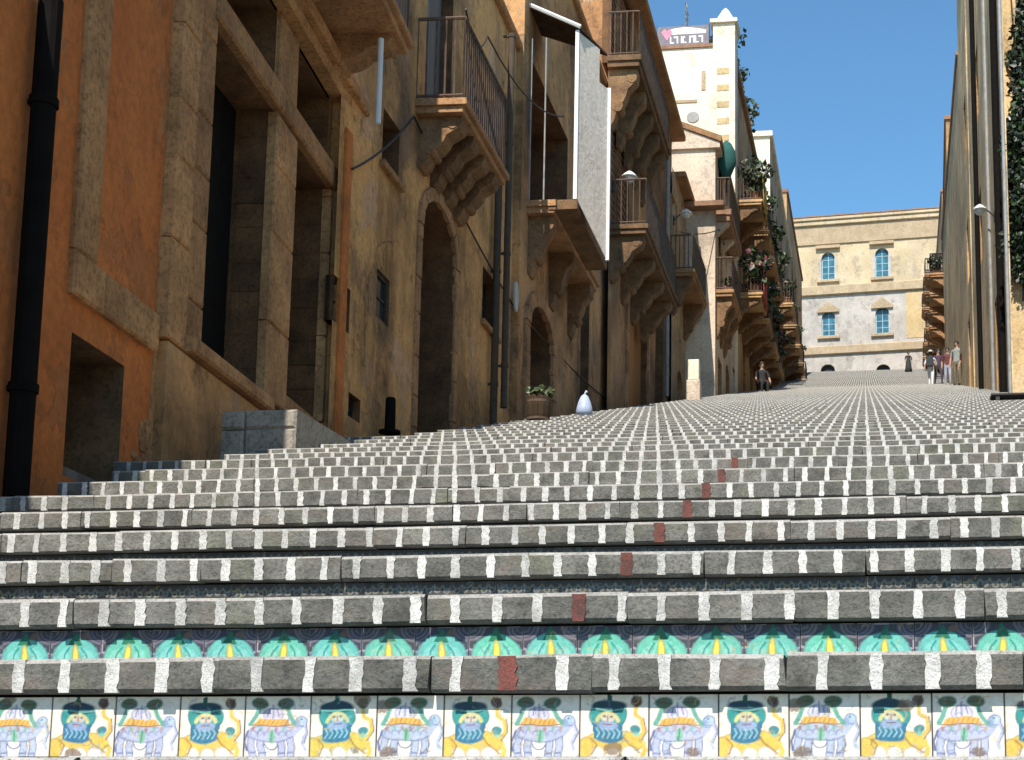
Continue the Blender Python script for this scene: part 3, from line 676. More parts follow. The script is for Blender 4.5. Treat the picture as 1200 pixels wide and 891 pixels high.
def leaves(center_fn, n, size, mats_idx, rng=random):
    m = MB()
    for _ in range(n):
        c, sc = center_fn(); s_ = size*rng.uniform(0.6, 1.35)*sc
        a = Vector((rng.gauss(0, 1), rng.gauss(0, 1), rng.gauss(0, 0.7))).normalized(); b = a.orthogonal().normalized(); b.rotate(Matrix.Rotation(rng.uniform(0, 6.28), 3, a)); q = a.cross(b)
        v = [c-b*s_*0.6, c-b*s_*0.1+q*s_*0.42, c+b*s_*0.7+a*s_*0.12, c-b*s_*0.1-q*s_*0.42]
        m.add(v, [(0, 1, 2, 3)], rng.choices(range(len(mats_idx)), mats_idx)[0])
    return m
def pot_plant(name, loc, label, r=0.16, h=0.3, fr=0.3, fh=0.45, n=160, mats=(leaf_md, leaf_ol), w=(3, 1), pot=terracotta, group=None):
    t = tag(empty(name, loc), label, 'plant', group)
    p = MB().lathe([(r*0.68, 0), (r*0.95, h*0.85), (r*1.08, h*0.86), (r*1.08, h), (r*0.9, h), (r*0.86, h*0.9)], (0, 0, 0), 14); fix_normals(p.build('pot', pot, t))
    def cf():
        v = Vector((random.gauss(0, 1), random.gauss(0, 1), random.gauss(0, 1))).normalized()*random.random()**0.4
        return Vector((v.x*fr*(0.8+0.3*math.sin(5*v.z)), v.y*fr, h+fh*0.5+v.z*fh*0.55)), 1
    leaves(cf, n, 0.075*max(1, fr/0.3), w).build('foliage', list(mats), t)
    st = MB()
    for _ in range(5): st.tube([(0, 0, h*0.85), (random.uniform(-.5, .5)*fr, random.uniform(-.5, .5)*fr, h+fh*0.7)], [0.012, 0.005], 5)
    st.build('stem', stem, t); return t
def cable(pts, r, name, label, sag=0.25, mat=iron, cat='cable', group='cables along the house fronts'):
    P = []
    for (p, q) in zip(pts[:-1], pts[1:]):
        p, q = Vector(p), Vector(q)
        for i in range(8): t = i/8; P.append(p.lerp(q, t) - Vector((0, 0, sag*4*t*(1-t))))
    P.append(Vector(pts[-1]))
    return tag(MB().tube(P, r, 5).build(name, mat), label, cat, group)
PHI = lambda deg: rad(90-deg)         # facade on the left, its front running up the street, deg to the right of the axis
# ================================================================== LEFT SIDE
# ---- orange palazzo with the stone double portal
D1 = -5.97; B1 = Facade('orange_palazzo', -5.0, 9.2, PHI(D1), 1.2, 'orange plastered palazzo with a weathered stone double portal and black drainpipe')
hole = op(-1.27, -0.50, 1.70, 2.60, 0.75)
dep1 = next(e/100 for e in range(30, 140) if proj(B1.W(2.20, -e/100, 4.5))[0] < 259)
P1 = op(0.70, 2.20, 3.07, 5.72, dep1); P2 = op(2.76, 3.95, 3.30, 5.72, 0.8); U1 = op(0.78, 2.20, 5.98, 6.68, 0.7); U2 = op(2.76, 3.90, 5.98, 6.68, 0.7)
B1TOP = 7.15
wall(B1, 'wall', orange, -2.12, -0.06, 0.6, B1TOP, [hole], 8, reveal_mat=shade_stone)
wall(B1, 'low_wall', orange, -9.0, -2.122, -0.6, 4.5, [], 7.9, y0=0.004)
wall(B1, 'portal_wall', ashlar, -0.058, 4.05, 0.6, B1TOP-0.003, [P1, P2, U1, U2], 7.99, y0=-0.002, reveal_mat=reveal_shade_st)
B1.put(MB().cbox(-2.2, 4.15, -0.12, 8.2, B1TOP, B1TOP+0.14, 0.03), 'eave', darkash)
B1.put(MB().cbox(-9.1, -2.21, -0.05, 8.0, 4.5, 4.56, 0.02), 'parapet', darkash)
# stone panel frame round the orange field
fr = B1.put(MB().cbox(-1.38, -1.07, -0.045, 0.05, 3.105, 7.1, 0.015), 'stone_band', ashlar)
u = -1.38
while u < -0.12:                                   # the band's foot, laid in blocks
    w = min(random.uniform(0.30, 0.48), -0.07-u); B1.put(MB().cbox(u, u+w-0.006, -0.05, 0.05, 2.82, 3.10, 0.015, 0, 0.006), 'stone_block', ashlar, fr); u += w
# basement hole: old boards, leaning plank
o = B1.put(MB().box(-1.27, -0.50, 0.70, 0.76, 1.70, 2.6), 'hatch', gwood)
planks(B1, o, -1.25, -0.78, 1.72, 2.20, 0.62, gwood, 3); planks(B1, o, -0.76, -0.52, 1.72, 2.48, 0.58, gwood, 2)
B1.put(MB().box(-1.22, -0.6, 0.10, 0.16, 1.72, 1.80), 'threshold', gwood)
# portal: left jamb of two fluted strips, pillar of stacked blocks, lintel, string course
for a, b, pr in ((-0.03, 0.30, 0.09), (0.315, 0.69, 0.055)):
    jp = B1.put(MB().box(a+0.01, b-0.01, -pr+0.02, 0.02, 2.95, 6.66), 'jamb', ashlar); z = 2.95
    while z < 6.6:
        h = min(random.uniform(0.42, 0.75), 6.66-z); B1.put(MB().cbox(a, b, -pr, 0.02, z, z+h-0.007, 0.012, 0, 0.004), 'stone_block', ashlar, jp); z += h
def pillar(a, b, z0, z1, y0, y1, mat=ashlar):
    full = y1; y1 = min(y1, y0+0.09)
    p = B1.put(MB().box(a+0.02, b-0.02, y0+0.03, y1-0.02, z0, z1), 'pillar', darkash); z = z0
    while z < z1-0.05:
        h = min(random.uniform(0.45, 0.9), z1-z); B1.put(MB().cbox(a, b, y0, y1, z, z+h-0.008, 0.014, 0, 0.005), 'stone_block', mat, p); z += h
    z = z0
    while full > y1+0.1 and z < z1-0.05:            # courses inside the recess, its shade put into their darker colour
        h = min(random.uniform(0.22, 0.4), z1-z); B1.put(MB().cbox(a+0.012, b-0.012, y1+0.004, full, z, z+h-0.01, 0.006, 0, 0.004), 'reveal_block', reveal_shade_st, p); z += h
pillar(2.18, 2.77, 3.10, 5.72, -0.06, dep1-0.12)
pillar(2.22, 2.74, 5.96, 6.66, -0.045, 0.6)
pillar(3.93, 4.10, 3.30, 5.72, -0.05, 0.5)
for a, b in ((0.62, 2.30), (2.31, 4.10)): B1.put(MB().cbox(a, b, -0.09, 0.25, 5.725, 5.955, 0.02, 0, 0.008), 'lintel', ashlar)
sc = B1.put(MB().cbox(-0.08, 4.6, -0.16, 0.02, 6.68, 6.80, 0.02).cbox(-0.08, 4.6, -0.24, 0.02, 6.802, 6.93, 0.02), 'string_course', ashlar)
for P, mt in ((P1, interior), (P2, dwood)):
    door(B1, P['a'], P['b'], P['c'], P['d']-0.003, P['dep']-0.09, mt, 5, False)
for P in (U1, U2): door(B1, P['a'], P['b'], P['c'], P['d']-0.003, P['dep']-0.09, dwood, 4, False)
B1.put(MB().cbox(0.30, 2.16, -0.16, 0.4, 2.94, 3.065, 0.02), 'sill', ashlar)
# plinth under the portal, patch of bare rubble at the corner
B1.put(MB().cbox(0.02, 4.0, -0.10, 0.0, 1.2, 2.935, 0.03), 'plinth', brown)
for _ in range(90):
    uu, zz = random.gauss(-0.10, 0.09), random.uniform(1.85, 2.32); s_ = random.uniform(0.025, 0.06)
    if uu > 0.0: continue
    n = 7; pts = [(uu+s_*random.uniform(.7, 1.1)*math.cos(-2*math.pi*i/n), zz+s_*0.75*random.uniform(.7, 1.1)*math.sin(-2*math.pi*i/n)) for i in range(n)]
    B1.put(MB().prism(pts[::-1], -random.uniform(0.003, 0.012), 0.02), 'rubble_stone', darkash)
pipe(B1, 60, 0, 582, 0.09, 0.068, pipe_black, nearx=15)
# ---- doorstep block in front of the portal
h0 = hit(345, 524); zt = ray(342, 480).z*h0.y/ray(342, 480).y
ds = empty('doorstep', (h0.x, h0.y, h0.z-0.4)); tag(ds, 'pale stone doorstep block jutting from the foot of the double portal', 'doorstep')
L1 = (hit(400, 517).y-h0.y)
for i, (za, zb_) in enumerate(((-0.1, 0.4+(zt-h0.z)*0.5), (0.4+(zt-h0.z)*0.5+0.004, 0.4+(zt-h0.z)))):
    w = 0
    for xx in (0.0, -0.42):
        fix_normals(MB().cbox(xx-0.416, xx, 0, 1.9, za, zb_, 0.02, 0, 0.004).build('stone_block', step_stone, ds))
# ---- ochre house
D2 = -1.5; B2 = Facade('ochre_house', -5.27, 13.2, PHI(D2), 2.6, 'ochre plastered house with an arched doorway, small square windows and an iron balcony')
u2 = B2.uv(598, 400)[0]
wq = opx(B2, 448, 468, 138, 204, 0.25); w1 = opx(B2, 390, 410, 330, 384, 0.09); w2 = opx(B2, 441, 456, 321, 378, 0.09); ht_ = opx(B2, 408, 422, 464, 492, 0.14)
ad = opx(B2, 490, 531, 236, 500, 0.95, 0.55); w3 = opx(B2, 565, 582, 322, 386, 0.22)
bd_u, bd_z = B2.uv(487, 116)
bdoor = op(bd_u+0.35, bd_u+1.5, bd_z+0.02, bd_z+2.3, 0.25)
B2TOP = 11.2
ad['c'] = 3.0
wall(B2, 'wall', ochre, 0.0, u2, 1.8, B2TOP, [wq, w1, w2, ht_, ad, w3, bdoor], 8, reveal_mat=reveal_shade_st)
B2.put(MB().cbox(0.1, u2, -0.10, 8.2, B2TOP, B2TOP+0.12, 0.03), 'eave', darkash)
for w_, fm in ((wq, dwood), (w1, iron), (w2, iron), (ht_, iron), (w3, dwood)):
    window(B2, w_['a'], w_['b'], w_['c'], w_['d'], w_['dep']-0.06, fm, glass_dk, 2 if w_ is wq or w_ is w3 else 1, 2, sill=ashlar if w_ in (wq, w3) else None, fw=0.045)
door(B2, ad['a'], ad['b'], ad['c'], ad['d'], ad['dep']-0.08, dwood, 5, False)
def arch_surround(B, o, w, pr, mat, name='arch_stone', legs=True, nseg=9):
    """voussoirs round an arched opening, each block a part"""
    a, b, zs, zt_ = o['a'], o['b'], o['d']-o['arch'], o['d']
    cx, rx, rz = (a+b)/2, (b-a)/2, o['arch']
    root = B.put(MB().box(a-w*0.7, a-w*0.3, -pr*0.4, 0.02, o['c'], zs), 'arch_surround', mat)
    for i in range(nseg):
        t0, t1 = math.pi*i/nseg+0.012, math.pi*(i+1)/nseg-0.012
        p = [(cx+rx*math.cos(t0), zs+rz*math.sin(t0)), (cx+(rx+w)*math.cos(t0), zs+(rz+w)*math.sin(t0)), (cx+(rx+w)*math.cos(t1), zs+(rz+w)*math.sin(t1)), (cx+rx*math.cos(t1), zs+rz*math.sin(t1))]
        B.put(MB().prism(p, -pr-random.uniform(0, 0.012), 0.02), name, mat, root)
    if legs:
        for x0, x1 in ((a-w, a), (b, b+w)):
            z = o['c']
            while z < zs-0.05:
                h = min(random.uniform(0.35, 0.55), zs-z); B.put(MB().cbox(x0, x1, -pr-random.uniform(0, 0.012), 0.02, z, z+h-0.008, 0.012, 0, 0.004), 'jamb_stone', mat, root); z += h
arch_surround(B2, ad, 0.16, 0.03, darkash)
door(B2, bdoor['a'], bdoor['b'], bdoor['c'], bdoor['d'], 0.15, gwood, 4, False)
b2b, bu0, bu1, bz, bo = bal_px(B2, 487, 118, 543, 592, 222, corbels=4, ch=0.62, cw=0.30, rail=rustiron, rh=1.05, rstep=0.10, th=0.16, slab=darkash, cmat=shade_stone, rr=0.012)
# upper balcony on big consoles near the portal
ub_o = 0.8; ub_u1, ub_z = B1.uv(478, 66, ub_o); ub_u0 = ub_u1-1.9
balcony(B1, ub_u0, ub_u1, ub_z+0.18, ub_o, corbels=2, ch=0.42, cw=0.30, th=0.16, slab=darkash, cmat=darkash, rail=iron, rh=1.0)
B1.put(MB().cbox(4.05, 5.9, 0.0, 3.0, 6.4, 7.14, 0.02), 'corner_wall', ashlar)
pipe(B2, 586, 150, 500, 0.09, 0.055, pipe_zinc, nearx=578)
B2.put(MB().tube([(B2.uv(443, 145, 0.6)[0], -0.6, B2.uv(443, 145, 0.6)[1]), (B2.uv(443, 145, 0.6)[0], -0.6, B2.uv(443, 40, 0.6)[1])], 0.028, 10), 'white_pipe', white_paint)
B2.put(MB().cbox(-0.02, 0.16, -0.03, 0.02, 2.0, 6.4, 0.01), 'stone_quoin', orange)
B2.put(MB().cbox(ad['b']+0.4, u2-0.3, -0.04, 0.02, 2.6, 3.9, 0.03), 'base_course', umber)
# ---- brown house with the sheeted balcony
B3x = B2.W(u2, 0, 0); B3 = Facade('brown_house', B3x.x+0.12, B3x.y, PHI(-1.0), 3.8, 'brown plastered house whose balcony is screened by a tall white sheet')
u3 = B3.uv(714, 400)[0]; B3TOP = 14.2
a3 = opx(B3, 617, 645, 362, 489, 0.6, 0.5); g3 = opx(B3, 680, 690, 345, 485, 0.5); a3['c'] = 4.3; g3['c'] = 4.6
fl_u, fl_z = B3.uv(617, 236); bd3 = op(fl_u+0.15, fl_u+3.2, fl_z+0.02, fl_z+2.5, 0.9)
wall(B3, 'wall', brown, 0, u3, 3.0, B3TOP, [a3, g3, bd3], 8, reveal_mat=reveal_shade_st)
B3.put(MB().cbox(0.0, u3, -0.10, 8.2, B3TOP, B3TOP+0.12, 0.03), 'eave', darkash)
arch_surround(B3, a3, 0.24, 0.06, darkash)
dd = door(B3, a3['a'], a3['b'], a3['c'], a3['d'], 0.5, dwood, 5)
door(B3, g3['a'], g3['b'], g3['c'], g3['d'], 0.42, bluedoor, 3, False); door(B3, bd3['a'], bd3['b'], bd3['c'], bd3['d'], 0.8, dwood, 6, False)
b3b, cu0, cu1, cz, co = bal_px(B3, 617, 236, 650, 700, 318, corbels=3, ch=0.95, cw=0.34, rail=None, th=0.20, slab=darkash, cmat=shade_stone)
co2 = B3.out_at(cu0, cz, 674)
cu1 = B3.uv(709, 300, co2)[0]
pz = B3.uv(674, 28, co2)[1]
balc = b3b
B3.put(MB().cbox(cu0-0.02, cu1+0.02, -co2-0.04, -co+0.1, cz-0.16, cz-0.002, 0.015), 'floor_edge', shade_stone, balc)
for uu in (cu0,):
    B3.put(MB().box(uu-0.03, uu+0.03, -co2-0.03, -co2+0.03, cz, pz), 'post', white_paint, balc)
for uu, oo in ((cu0, 0.04), (cu0, co2*0.35)):
    B3.put(MB().tube([(uu, -oo, cz), (uu, -oo, pz-0.1)], 0.014, 8), 'pole', pipe_grey, balc)
n = 6; so = 0.34; su1 = B3.uv(709, 290, co2+so)[0]                # the white screen hangs askew, its far end further out
def sp(t, z): return (cu0+0.03+(su1-cu0-0.03)*t, -co2-0.035-so*t, z)
for i in range(n):
    t0, t1 = i/n, (i+1)/n-0.003; zt_ = pz-0.02 if i < n-2 else pz-0.6
    a, b_ = Vector(sp(t0, 0)), Vector(sp(t1, 0)); q = Vector((0.0, 0.012, 0))
    zl = B3.uv(709, 306, co2+so)[1]; za, zb2 = cz+(zl-cz)*t0, cz+(zl-cz)*t1
    vs = [(p.x, p.y, z) for p, zl_ in ((a, za), (b_, zb2), (b_+q, zb2), (a+q, za)) for z in (zl_, zt_)]
    B3.put(MB().add(vs, [(0, 2, 3, 1), (2, 4, 5, 3), (4, 6, 7, 5), (6, 0, 1, 7), (1, 3, 5, 7), (0, 6, 4, 2)]), 'screen_panel', sheet, balc)
B3.put(MB().box(su1-0.03, su1+0.03, -co2-so-0.07, -co2-so-0.01, zl, pz-0.58), 'post', white_paint, balc)
cn = B3.put(MB().add([(cu0-0.05, 0.0, pz+0.42), (su1, 0.0, pz+0.42), (su1, -co2-so, pz), (cu0-0.05, -co2-0.06, pz), (cu0-0.05, 0.0, pz+0.46), (su1, 0.0, pz+0.46), (su1, -co2-so, pz+0.04), (cu0-0.05, -co2-0.06, pz+0.04)],
      [(0, 1, 2, 3), (7, 6, 5, 4), (0, 4, 5, 1), (1, 5, 6, 2), (2, 6, 7, 3), (3, 7, 4, 0)]), 'canopy', dwood, balc)
B3.put(MB().tube([(cu0-0.07, 0.0, pz+0.45), (cu0-0.07, -co2-0.06, pz+0.03)], 0.035, 6), 'canopy_edge', white_paint, balc)
pipe(B3, 600, 40, 480, 0.12, 0.05, pipe_zinc, clamps=True, nearx=592)
uu, zz = B3.uv(606, 348, 0.03)
tag(fix_normals(MB().prism([(0.13*math.cos(-2*math.pi*i/20), 0.24*math.sin(-2*math.pi*i/20)) for i in range(20)][::-1], -0.025, 0.0).build('oval_plaque', plain('pale_glazed_plaque', (0.42, 0.52, 0.53), 0.3))), 'pale glazed oval plaque fixed beside the brown house arched door', 'plaque')
pq = bpy.data.objects['oval_plaque']; pq.location = B3.W(uu, 0.0, zz); pq.rotation_euler = (0, 0, B3.phi)
uu, zz = B3.uv(634, 393, 0.0)
wr = empty('door_wreath', B3.W((a3['a']+a3['b'])/2, -0.5, zz), B3.phi); tag(wr, 'round wreath hanging on the arched door of the brown house', 'wreath')
m = MB(); R_ = 0.2
for i in range(26):
    t = 2*math.pi*i/26; c = Vector((R_*math.cos(t), -0.04, R_*math.sin(t)))
    m.tube([c-Vector((0.05*math.sin(t), 0.02*random.random(), -0.05*math.cos(t))), c+Vector((0.05*math.sin(t), -0.03*random.random(), -0.05*math.cos(t)))], [0.05, 0.03], 6)
m.build('ring', gwood, wr); MB().lathe([(0.02, -0.02), (0.06, 0), (0.02, 0.03)], (0, -0.03, 0), 8).build('centre', white_paint, wr)
# ---- umber house with two deep balconies
B4x = B3.W(u3, 0, 0); B4 = Facade('umber_house', B4x.x+0.15, B4x.y, PHI(-0.5), 5.6, 'dark umber house with two deep balconies on heavy carved corbels and an orange arched door')
u4 = B4.uv(786, 400)[0]; ao = opx(B4, 735, 758, 342, 472, 0.22, 0.6); ao['c'] = 5.9
f1u, f1z = B4.uv(713, 264); f2u, f2z = B4.uv(713, 66)
da = op(f1u+0.3, f1u+2.6, f1z+0.02, f1z+2.5, 0.2); db = op(f2u+0.3, f2u+2.8, f2z+0.02, f2z+2.6, 0.2)
B4TOP = f2z+2.75
sd4 = opx(B4, 768, 777, 350, 470, 0.4); sd4['c'] = 6.6
wall(B4, 'wall', umber, 0, u4, 4.6, B4TOP, [ao, da, db, sd4], 8, reveal_mat=reveal_shade_st)
B4.put(MB().cbox(-0.05, u4+0.05, -0.4, 8.2, B4TOP, B4TOP+0.15, 0.03), 'eave', darkash)
door(B4, ao['a'], ao['b'], ao['c'], ao['d'], 0.14, owood, 5); arch_surround(B4, ao, 0.25, 0.05, darkash, nseg=7)
door(B4, sd4['a'], sd4['b'], sd4['c'], sd4['d'], 0.3, dwood, 3)
for q in (da, db):
    for i in range(2):
        w = (q['b']-q['a'])/2; sh_ = B4.put(MB().box(q['a']+i*w+0.02, q['a']+(i+1)*w-0.02, 0.10, 0.13, q['c'], q['d']), 'shutter', rwood)
        for j in range(14):
            z = q['c']+0.06+(q['d']-q['c']-0.1)*j/14; B4.put(MB().cbox(q['a']+i*w+0.06, q['a']+(i+1)*w-0.06, 0.07, 0.10, z, z+0.10, 0.01), 'slat', rwood, sh_)
bal_px(B4, 713, 264, 757, 792, 330, corbels=4, ch=0.95, cw=0.30, rail=rustiron, th=0.20, rr=0.012, slab=shade_stone, cmat=shade_stone)
bal_px(B4, 713, 66, 749, 784, 165, corbels=5, ch=1.25, cw=0.32, rail=rustiron, th=0.24, rr=0.012, slab=shade_stone, cmat=shade_stone)
pipe(B4, 783, 180, 470, 0.10, 0.06, pipe_grey, nearx=784)
# ---- grey house with a curved-bracket balcony
B5x = B4.W(u4, 0, 0); B5 = Facade('grey_house', B5x.x+0.12, B5x.y, PHI(0.3), 7.4, 'narrow grey plastered house with white doors on its curved-bracket balcony')
u5 = B5.uv(803, 400)[0]; f5u, f5z = B5.uv(786, 316); d5 = op(f5u+0.2, f5u+1.2, f5z+0.02, f5z+2.3, 0.18); e5 = op(0.5, 1.6, 7.6, 11.0, 0.4, 0.4)
B5TOP = B5.uv(797, 185, 0.3)[1]
wall(B5, 'wall', greyp, 0, u5, 6.2, B5TOP, [d5, e5], 8, reveal_mat=darkash)
B5.put(MB().cbox(-0.03, u5, -0.3, 8.2, B5TOP, B5TOP+0.14, 0.03), 'eave', darkash)
door(B5, d5['a'], d5['b'], d5['c'], d5['d'], 0.1, white_paint, 4, False); door(B5, e5['a'], e5['b'], e5['c'], e5['d'], 0.3, gwood, 4)
balcony(B5, f5u+0.03, u5-0.05, f5z, B5.out_at(f5u, f5z, 812), corbels=2, ch=1.0, cw=0.3, rail=rustiron, th=0.18, rr=0.014, cmat=shade_stone)
# ---- pink house with lit gable, standing forward
Y6 = B5.W(u5, 0, 0).y; B6 = Facade('pink_house', ray(838, 300).x*Y6/ray(838, 300).y, Y6+0.02, PHI(0.0), 9.2, 'pale pink house with sunlit gable, sloping clay roof and a corbelled balcony')
u6 = 46.3-Y6; f6u, f6z = 0.15, ray(830, 338).z*Y6/ray(830, 338).y; d6 = op(0.9, 2.0, f6z+0.02, f6z+2.4, 0.2); f6bu, f6bz = 0.2, ray(830, 243).z*Y6/ray(830, 243).y
d6b = op(1.0, 2.1, f6bz+0.02, f6bz+2.2, 0.2); e6 = [op(0.8+2.3*i, 1.9+2.3*i, 9.0+0.6*i, 12.0+0.5*i, 0.35, 0.4 if i % 2 else 0) for i in range(3)]
B6TOP = ray(838, 174).z*Y6/ray(838, 174).y
wall(B6, 'wall', pinkp, 0, u6, 8.0, B6TOP, [d6, d6b]+e6, 7, reveal_mat=darkash)
B6.put(MB().sprism([(-0.15, B6TOP), (-0.15, B6TOP+0.16), (5.2, B6TOP+2.4), (5.2, B6TOP)], -0.10, u6), 'roof', pinkp)
B6.put(MB().sprism([(-0.2, B6TOP+0.16), (-0.2, B6TOP+0.34), (5.2, B6TOP+2.6), (5.2, B6TOP+2.42)], -0.16, u6), 'roof_edge', darkash)
for q, mt in zip([d6, d6b]+e6, (white_paint, rwood, gwood, dwood, gwood)): door(B6, q['a'], q['b'], q['c'], q['d'], q['dep']-0.08, mt, 3, False)
balcony(B6, f6u, f6u+2.6, f6z, 0.5, corbels=3, ch=1.2, cw=0.32, rail=rustiron, th=0.2, rr=0.016, cmat=shade_stone)
balcony(B6, f6bu, f6bu+3.4, f6bz, 0.42, corbels=3, ch=0.4, cw=0.25, rail=rustiron, th=0.35, slab=ptile, cmat=pinkp, rr=0.016)
B6.put(MB().cbox(-0.42, -0.01, -0.3, 1.6, f6bz-0.1, f6bz+0.05, 0.02), 'side_ledge', ptile)
uu = f6bu+1.0; t = empty('folded_parasol', B6.W(0.9, 0.25, f6bz)); tag(t, 'closed dark green parasol standing on the pink house upper balcony', 'parasol')
MB().tube([(0, 0, 0), (0, 0, 2.45)], 0.03, 8).build('pole', iron, t); fix_normals(MB().lathe([(0.10, 1.25), (0.30, 1.75), (0.27, 2.15), (0.16, 2.38), (0.03, 2.5)], (0, 0, 0), 16).build('canopy', tealcloth, t, smooth=True))
# ---- tall cream house
B7 = Facade('cream_house', -4.55, 46.5, PHI(0.4), 11.6, 'tall cream house with bare sunlit side wall, rooftop banner and corner turret')
u7 = B7.uv(897, 400)[0]; zt7 = ray(800, 57).z*46.5/ray(800, 57).y
op7 = []; mats7 = []
for j, zz in enumerate((12.6, 16.2, 19.6)):
    for i in range(4): op7.append(op(1.2+3.0*i, 2.3+3.0*i, zz+0.75*i*(j == 0), zz+2.4+0.75*i*(j == 0), 0.25))
wall(B7, 'wall', tanp, 0.03, u7, 10.4, zt7, op7, 8, reveal_mat=brown)  # street front in a darker plaster than the cream side, its shade put into colour
B7.put(MB().box(0.0, 0.028, 0.0, 8.0, 10.4, zt7-0.002), 'side_wall', creamp)
for q in op7: door(B7, q['a'], q['b'], q['c'], q['d'], 0.15, random.choice((dwood, gwood, rwood)), 3, False)
B7.put(MB().cbox(-0.05, u7, -0.15, 0.0, zt7-0.25, zt7-0.05, 0.03), 'eave', ptile)
for zz, pl in ((16.1, 1), (19.5, 1)):
    for i in range(4): balcony(B7, 0.7+3.0*i, 2.8+3.0*i, zz, 1.0, corbels=2, ch=0.7, cw=0.28, rail=rustiron, th=0.18, slab=tanp, cmat=shade_stone, rr=0.016)
# corner turret with quoins and little dome
tz = ray(845, 30).z*46.5/ray(845, 30).y
tu = B7.put(MB().box(-0.16, 0.75, -0.16, 0.62, 10.4, tz), 'turret', creamp)
B7.put(MB().cbox(-0.26, 0.85, -0.26, 0.72, tz, tz+0.14, 0.03), 'cornice', creamp, tu)
B7.put(MB().lathe([(0.34, 0.14), (0.35, 0.25), (0.29, 0.42), (0.20, 0.56), (0.15, 0.66), (0.08, 0.74), (0.02, 0.8)], (0.28, 0.22, tz), 12), 'dome', white_paint, tu, smooth=False)
z = zt7-0.9
for i in range(9): B7.put(MB().cbox(-0.175, -0.1, 0.05, 0.48, z-0.22, z, 0.008), 'quoin', yellowp, tu); z -= 0.62
B7.put(MB().box(-0.03, 0.02, 0.9, 1.05, zt7-1.6, zt7-0.9), 'slit_window', corniche)
B7.put(MB().box(-0.03, 0.02, 1.2, 2.4, zt7-2.05, zt7-1.95), 'wall_ledge', corniche)
B7.put(MB().sprism([(1.35+0.22*math.cos(2*math.pi*i/16), zt7-2.6+0.2*math.sin(2*math.pi*i/16)) for i in range(16)], -0.03, 0.02), 'round_vent', pipe_grey)
B7.put(MB().cbox(-0.06, 7.0, 0.0, 8.0, zt7, zt7+0.12, 0.02), 'roof_edge', ptile)
# rooftop banner: frame, grey sheet, pale arc, pink emblem, white letter strokes (too blurred to read)
bw = 62*46.5/F*1.0; bx = tag(empty('rooftop_banner', B7.W(0.1, -0.9, zt7+0.12), B7.phi), 'grey rooftop banner with pink emblem and white lettering beside the turret', 'banner')
bh = (ray(800, 29).z-ray(800, 57).z)*46.5
def bpart(m, n, mt): return fix_normals(m.build(n, mt, bx))
bpart(MB().sprism([(-0.1, 0), (bw, 0), (bw, bh), (-0.1, bh)], -0.02, 0.0), 'sheet', plain('banner_grey', (0.20, 0.18, 0.21), 0.7))
for yy in (-0.1, bw*0.5, bw): bpart(MB().tube([(0.03, yy, -0.05), (0.03, yy, bh+0.05)], 0.025, 6), 'post', iron)
arc = [(0.0+bw*0.72*i/10, bh*(0.62+0.3*math.sin(math.pi*(0.15+0.55*i/10)))) for i in range(11)]
bpart(MB().sprism(arc+[(arc[-1][0], bh*0.60), (0.0, bh*0.60)], -0.026, -0.021), 'pale_arc', white_paint)
bpart(MB().sprism([(bw*0.80, bh*0.30), (bw*0.92, bh*0.72), (bw*0.86, bh*0.88), (bw*0.80, bh*0.78), (bw*0.74, bh*0.88), (bw*0.68, bh*0.72)], -0.032, -0.027), 'emblem', plain('banner_pink', (0.62, 0.24, 0.34), 0.6))
for i in range(8):
    y0 = bw*(0.06+0.085*i); h = bh*0.34
    mm = MB()
    if i % 3 != 1: mm.box(-0.032, -0.022, y0, y0+0.05, bh*0.16, bh*0.16+h)
    if i % 2 == 0: mm.box(-0.032, -0.022, y0+0.05, y0+0.16, bh*0.16+h*0.75, bh*0.16+h)
    if i % 3 == 1: mm.box(-0.032, -0.022, y0, y0+0.14, bh*0.16, bh*0.22); mm.box(-0.032, -0.022, y0+0.10, y0+0.15, bh*0.22, bh*0.16+h)
    bpart(mm, 'letter_stroke', white_paint)
# ---- narrow pale tower house and the last houses on the left
B8 = Facade('pale_tower_house', -4.35, 63.5, PHI(0.0), 16.2, 'narrow pale tower house with sunlit blank side further up the stairs')
u8 = B8.uv(926, 420)[0]; z8 = ray(905, 160).z*63.5/ray(905, 160).y
o8 = [op(1.0+3.4*i, 2.1+3.4*i, 17.8+3.6*j, 20.0+3.6*j, 0.25) for i in range(5) for j in range(3)]
wall(B8, 'wall', greyp, 0.03, u8, 15.0, z8, o8, 7, reveal_mat=brown)  # shade of the street front painted as a greyer plaster than the side
B8.put(MB().box(0.0, 0.028, 0.0, 7.0, 15.0, z8-0.002), 'side_wall', creamp)
for q in o8: door(B8, q['a'], q['b'], q['c'], q['d'], 0.15, random.choice((dwood, gwood)), 2, False)
B8.put(MB().cbox(-0.12, u8, -0.15, 7.1, z8, z8+0.25, 0.03), 'cornice', creamp)
for i in range(5): balcony(B8, 0.6+3.4*i, 2.5+3.4*i, 21.3, 1.0, corbels=2, ch=0.6, cw=0.25, rail=rustiron, th=0.18, slab=tanp, cmat=shade_stone, rr=0.018)
B9 = Facade('ochre_end_house', -4.5, 63.5+u8+0.01, PHI(0.5), 21.0, 'ochre house at the top left where the stairs end')
o9 = [op(1.0+3.4*i, 2.1+3.4*i, 25.5+3.4*j, 27.7+3.4*j, 0.25) for i in range(3) for j in range(2)]
u9 = 104.5-(63.5+u8); wall(B9, 'wall', tanp, 0, min(u9, 16), 19.5, 33.5, [q for q in o9 if q['b'] < min(u9, 16)-0.3], 7, reveal_mat=brown)
for q in o9:
    if q['b'] < min(u9, 16)-0.3: door(B9, q['a'], q['b'], q['c'], q['d'], 0.15, dwood, 2, False)
B9.put(MB().cbox(-0.1, min(u9, 16), -0.1, 7.1, 33.5, 33.7, 0.03), 'eave', ptile)

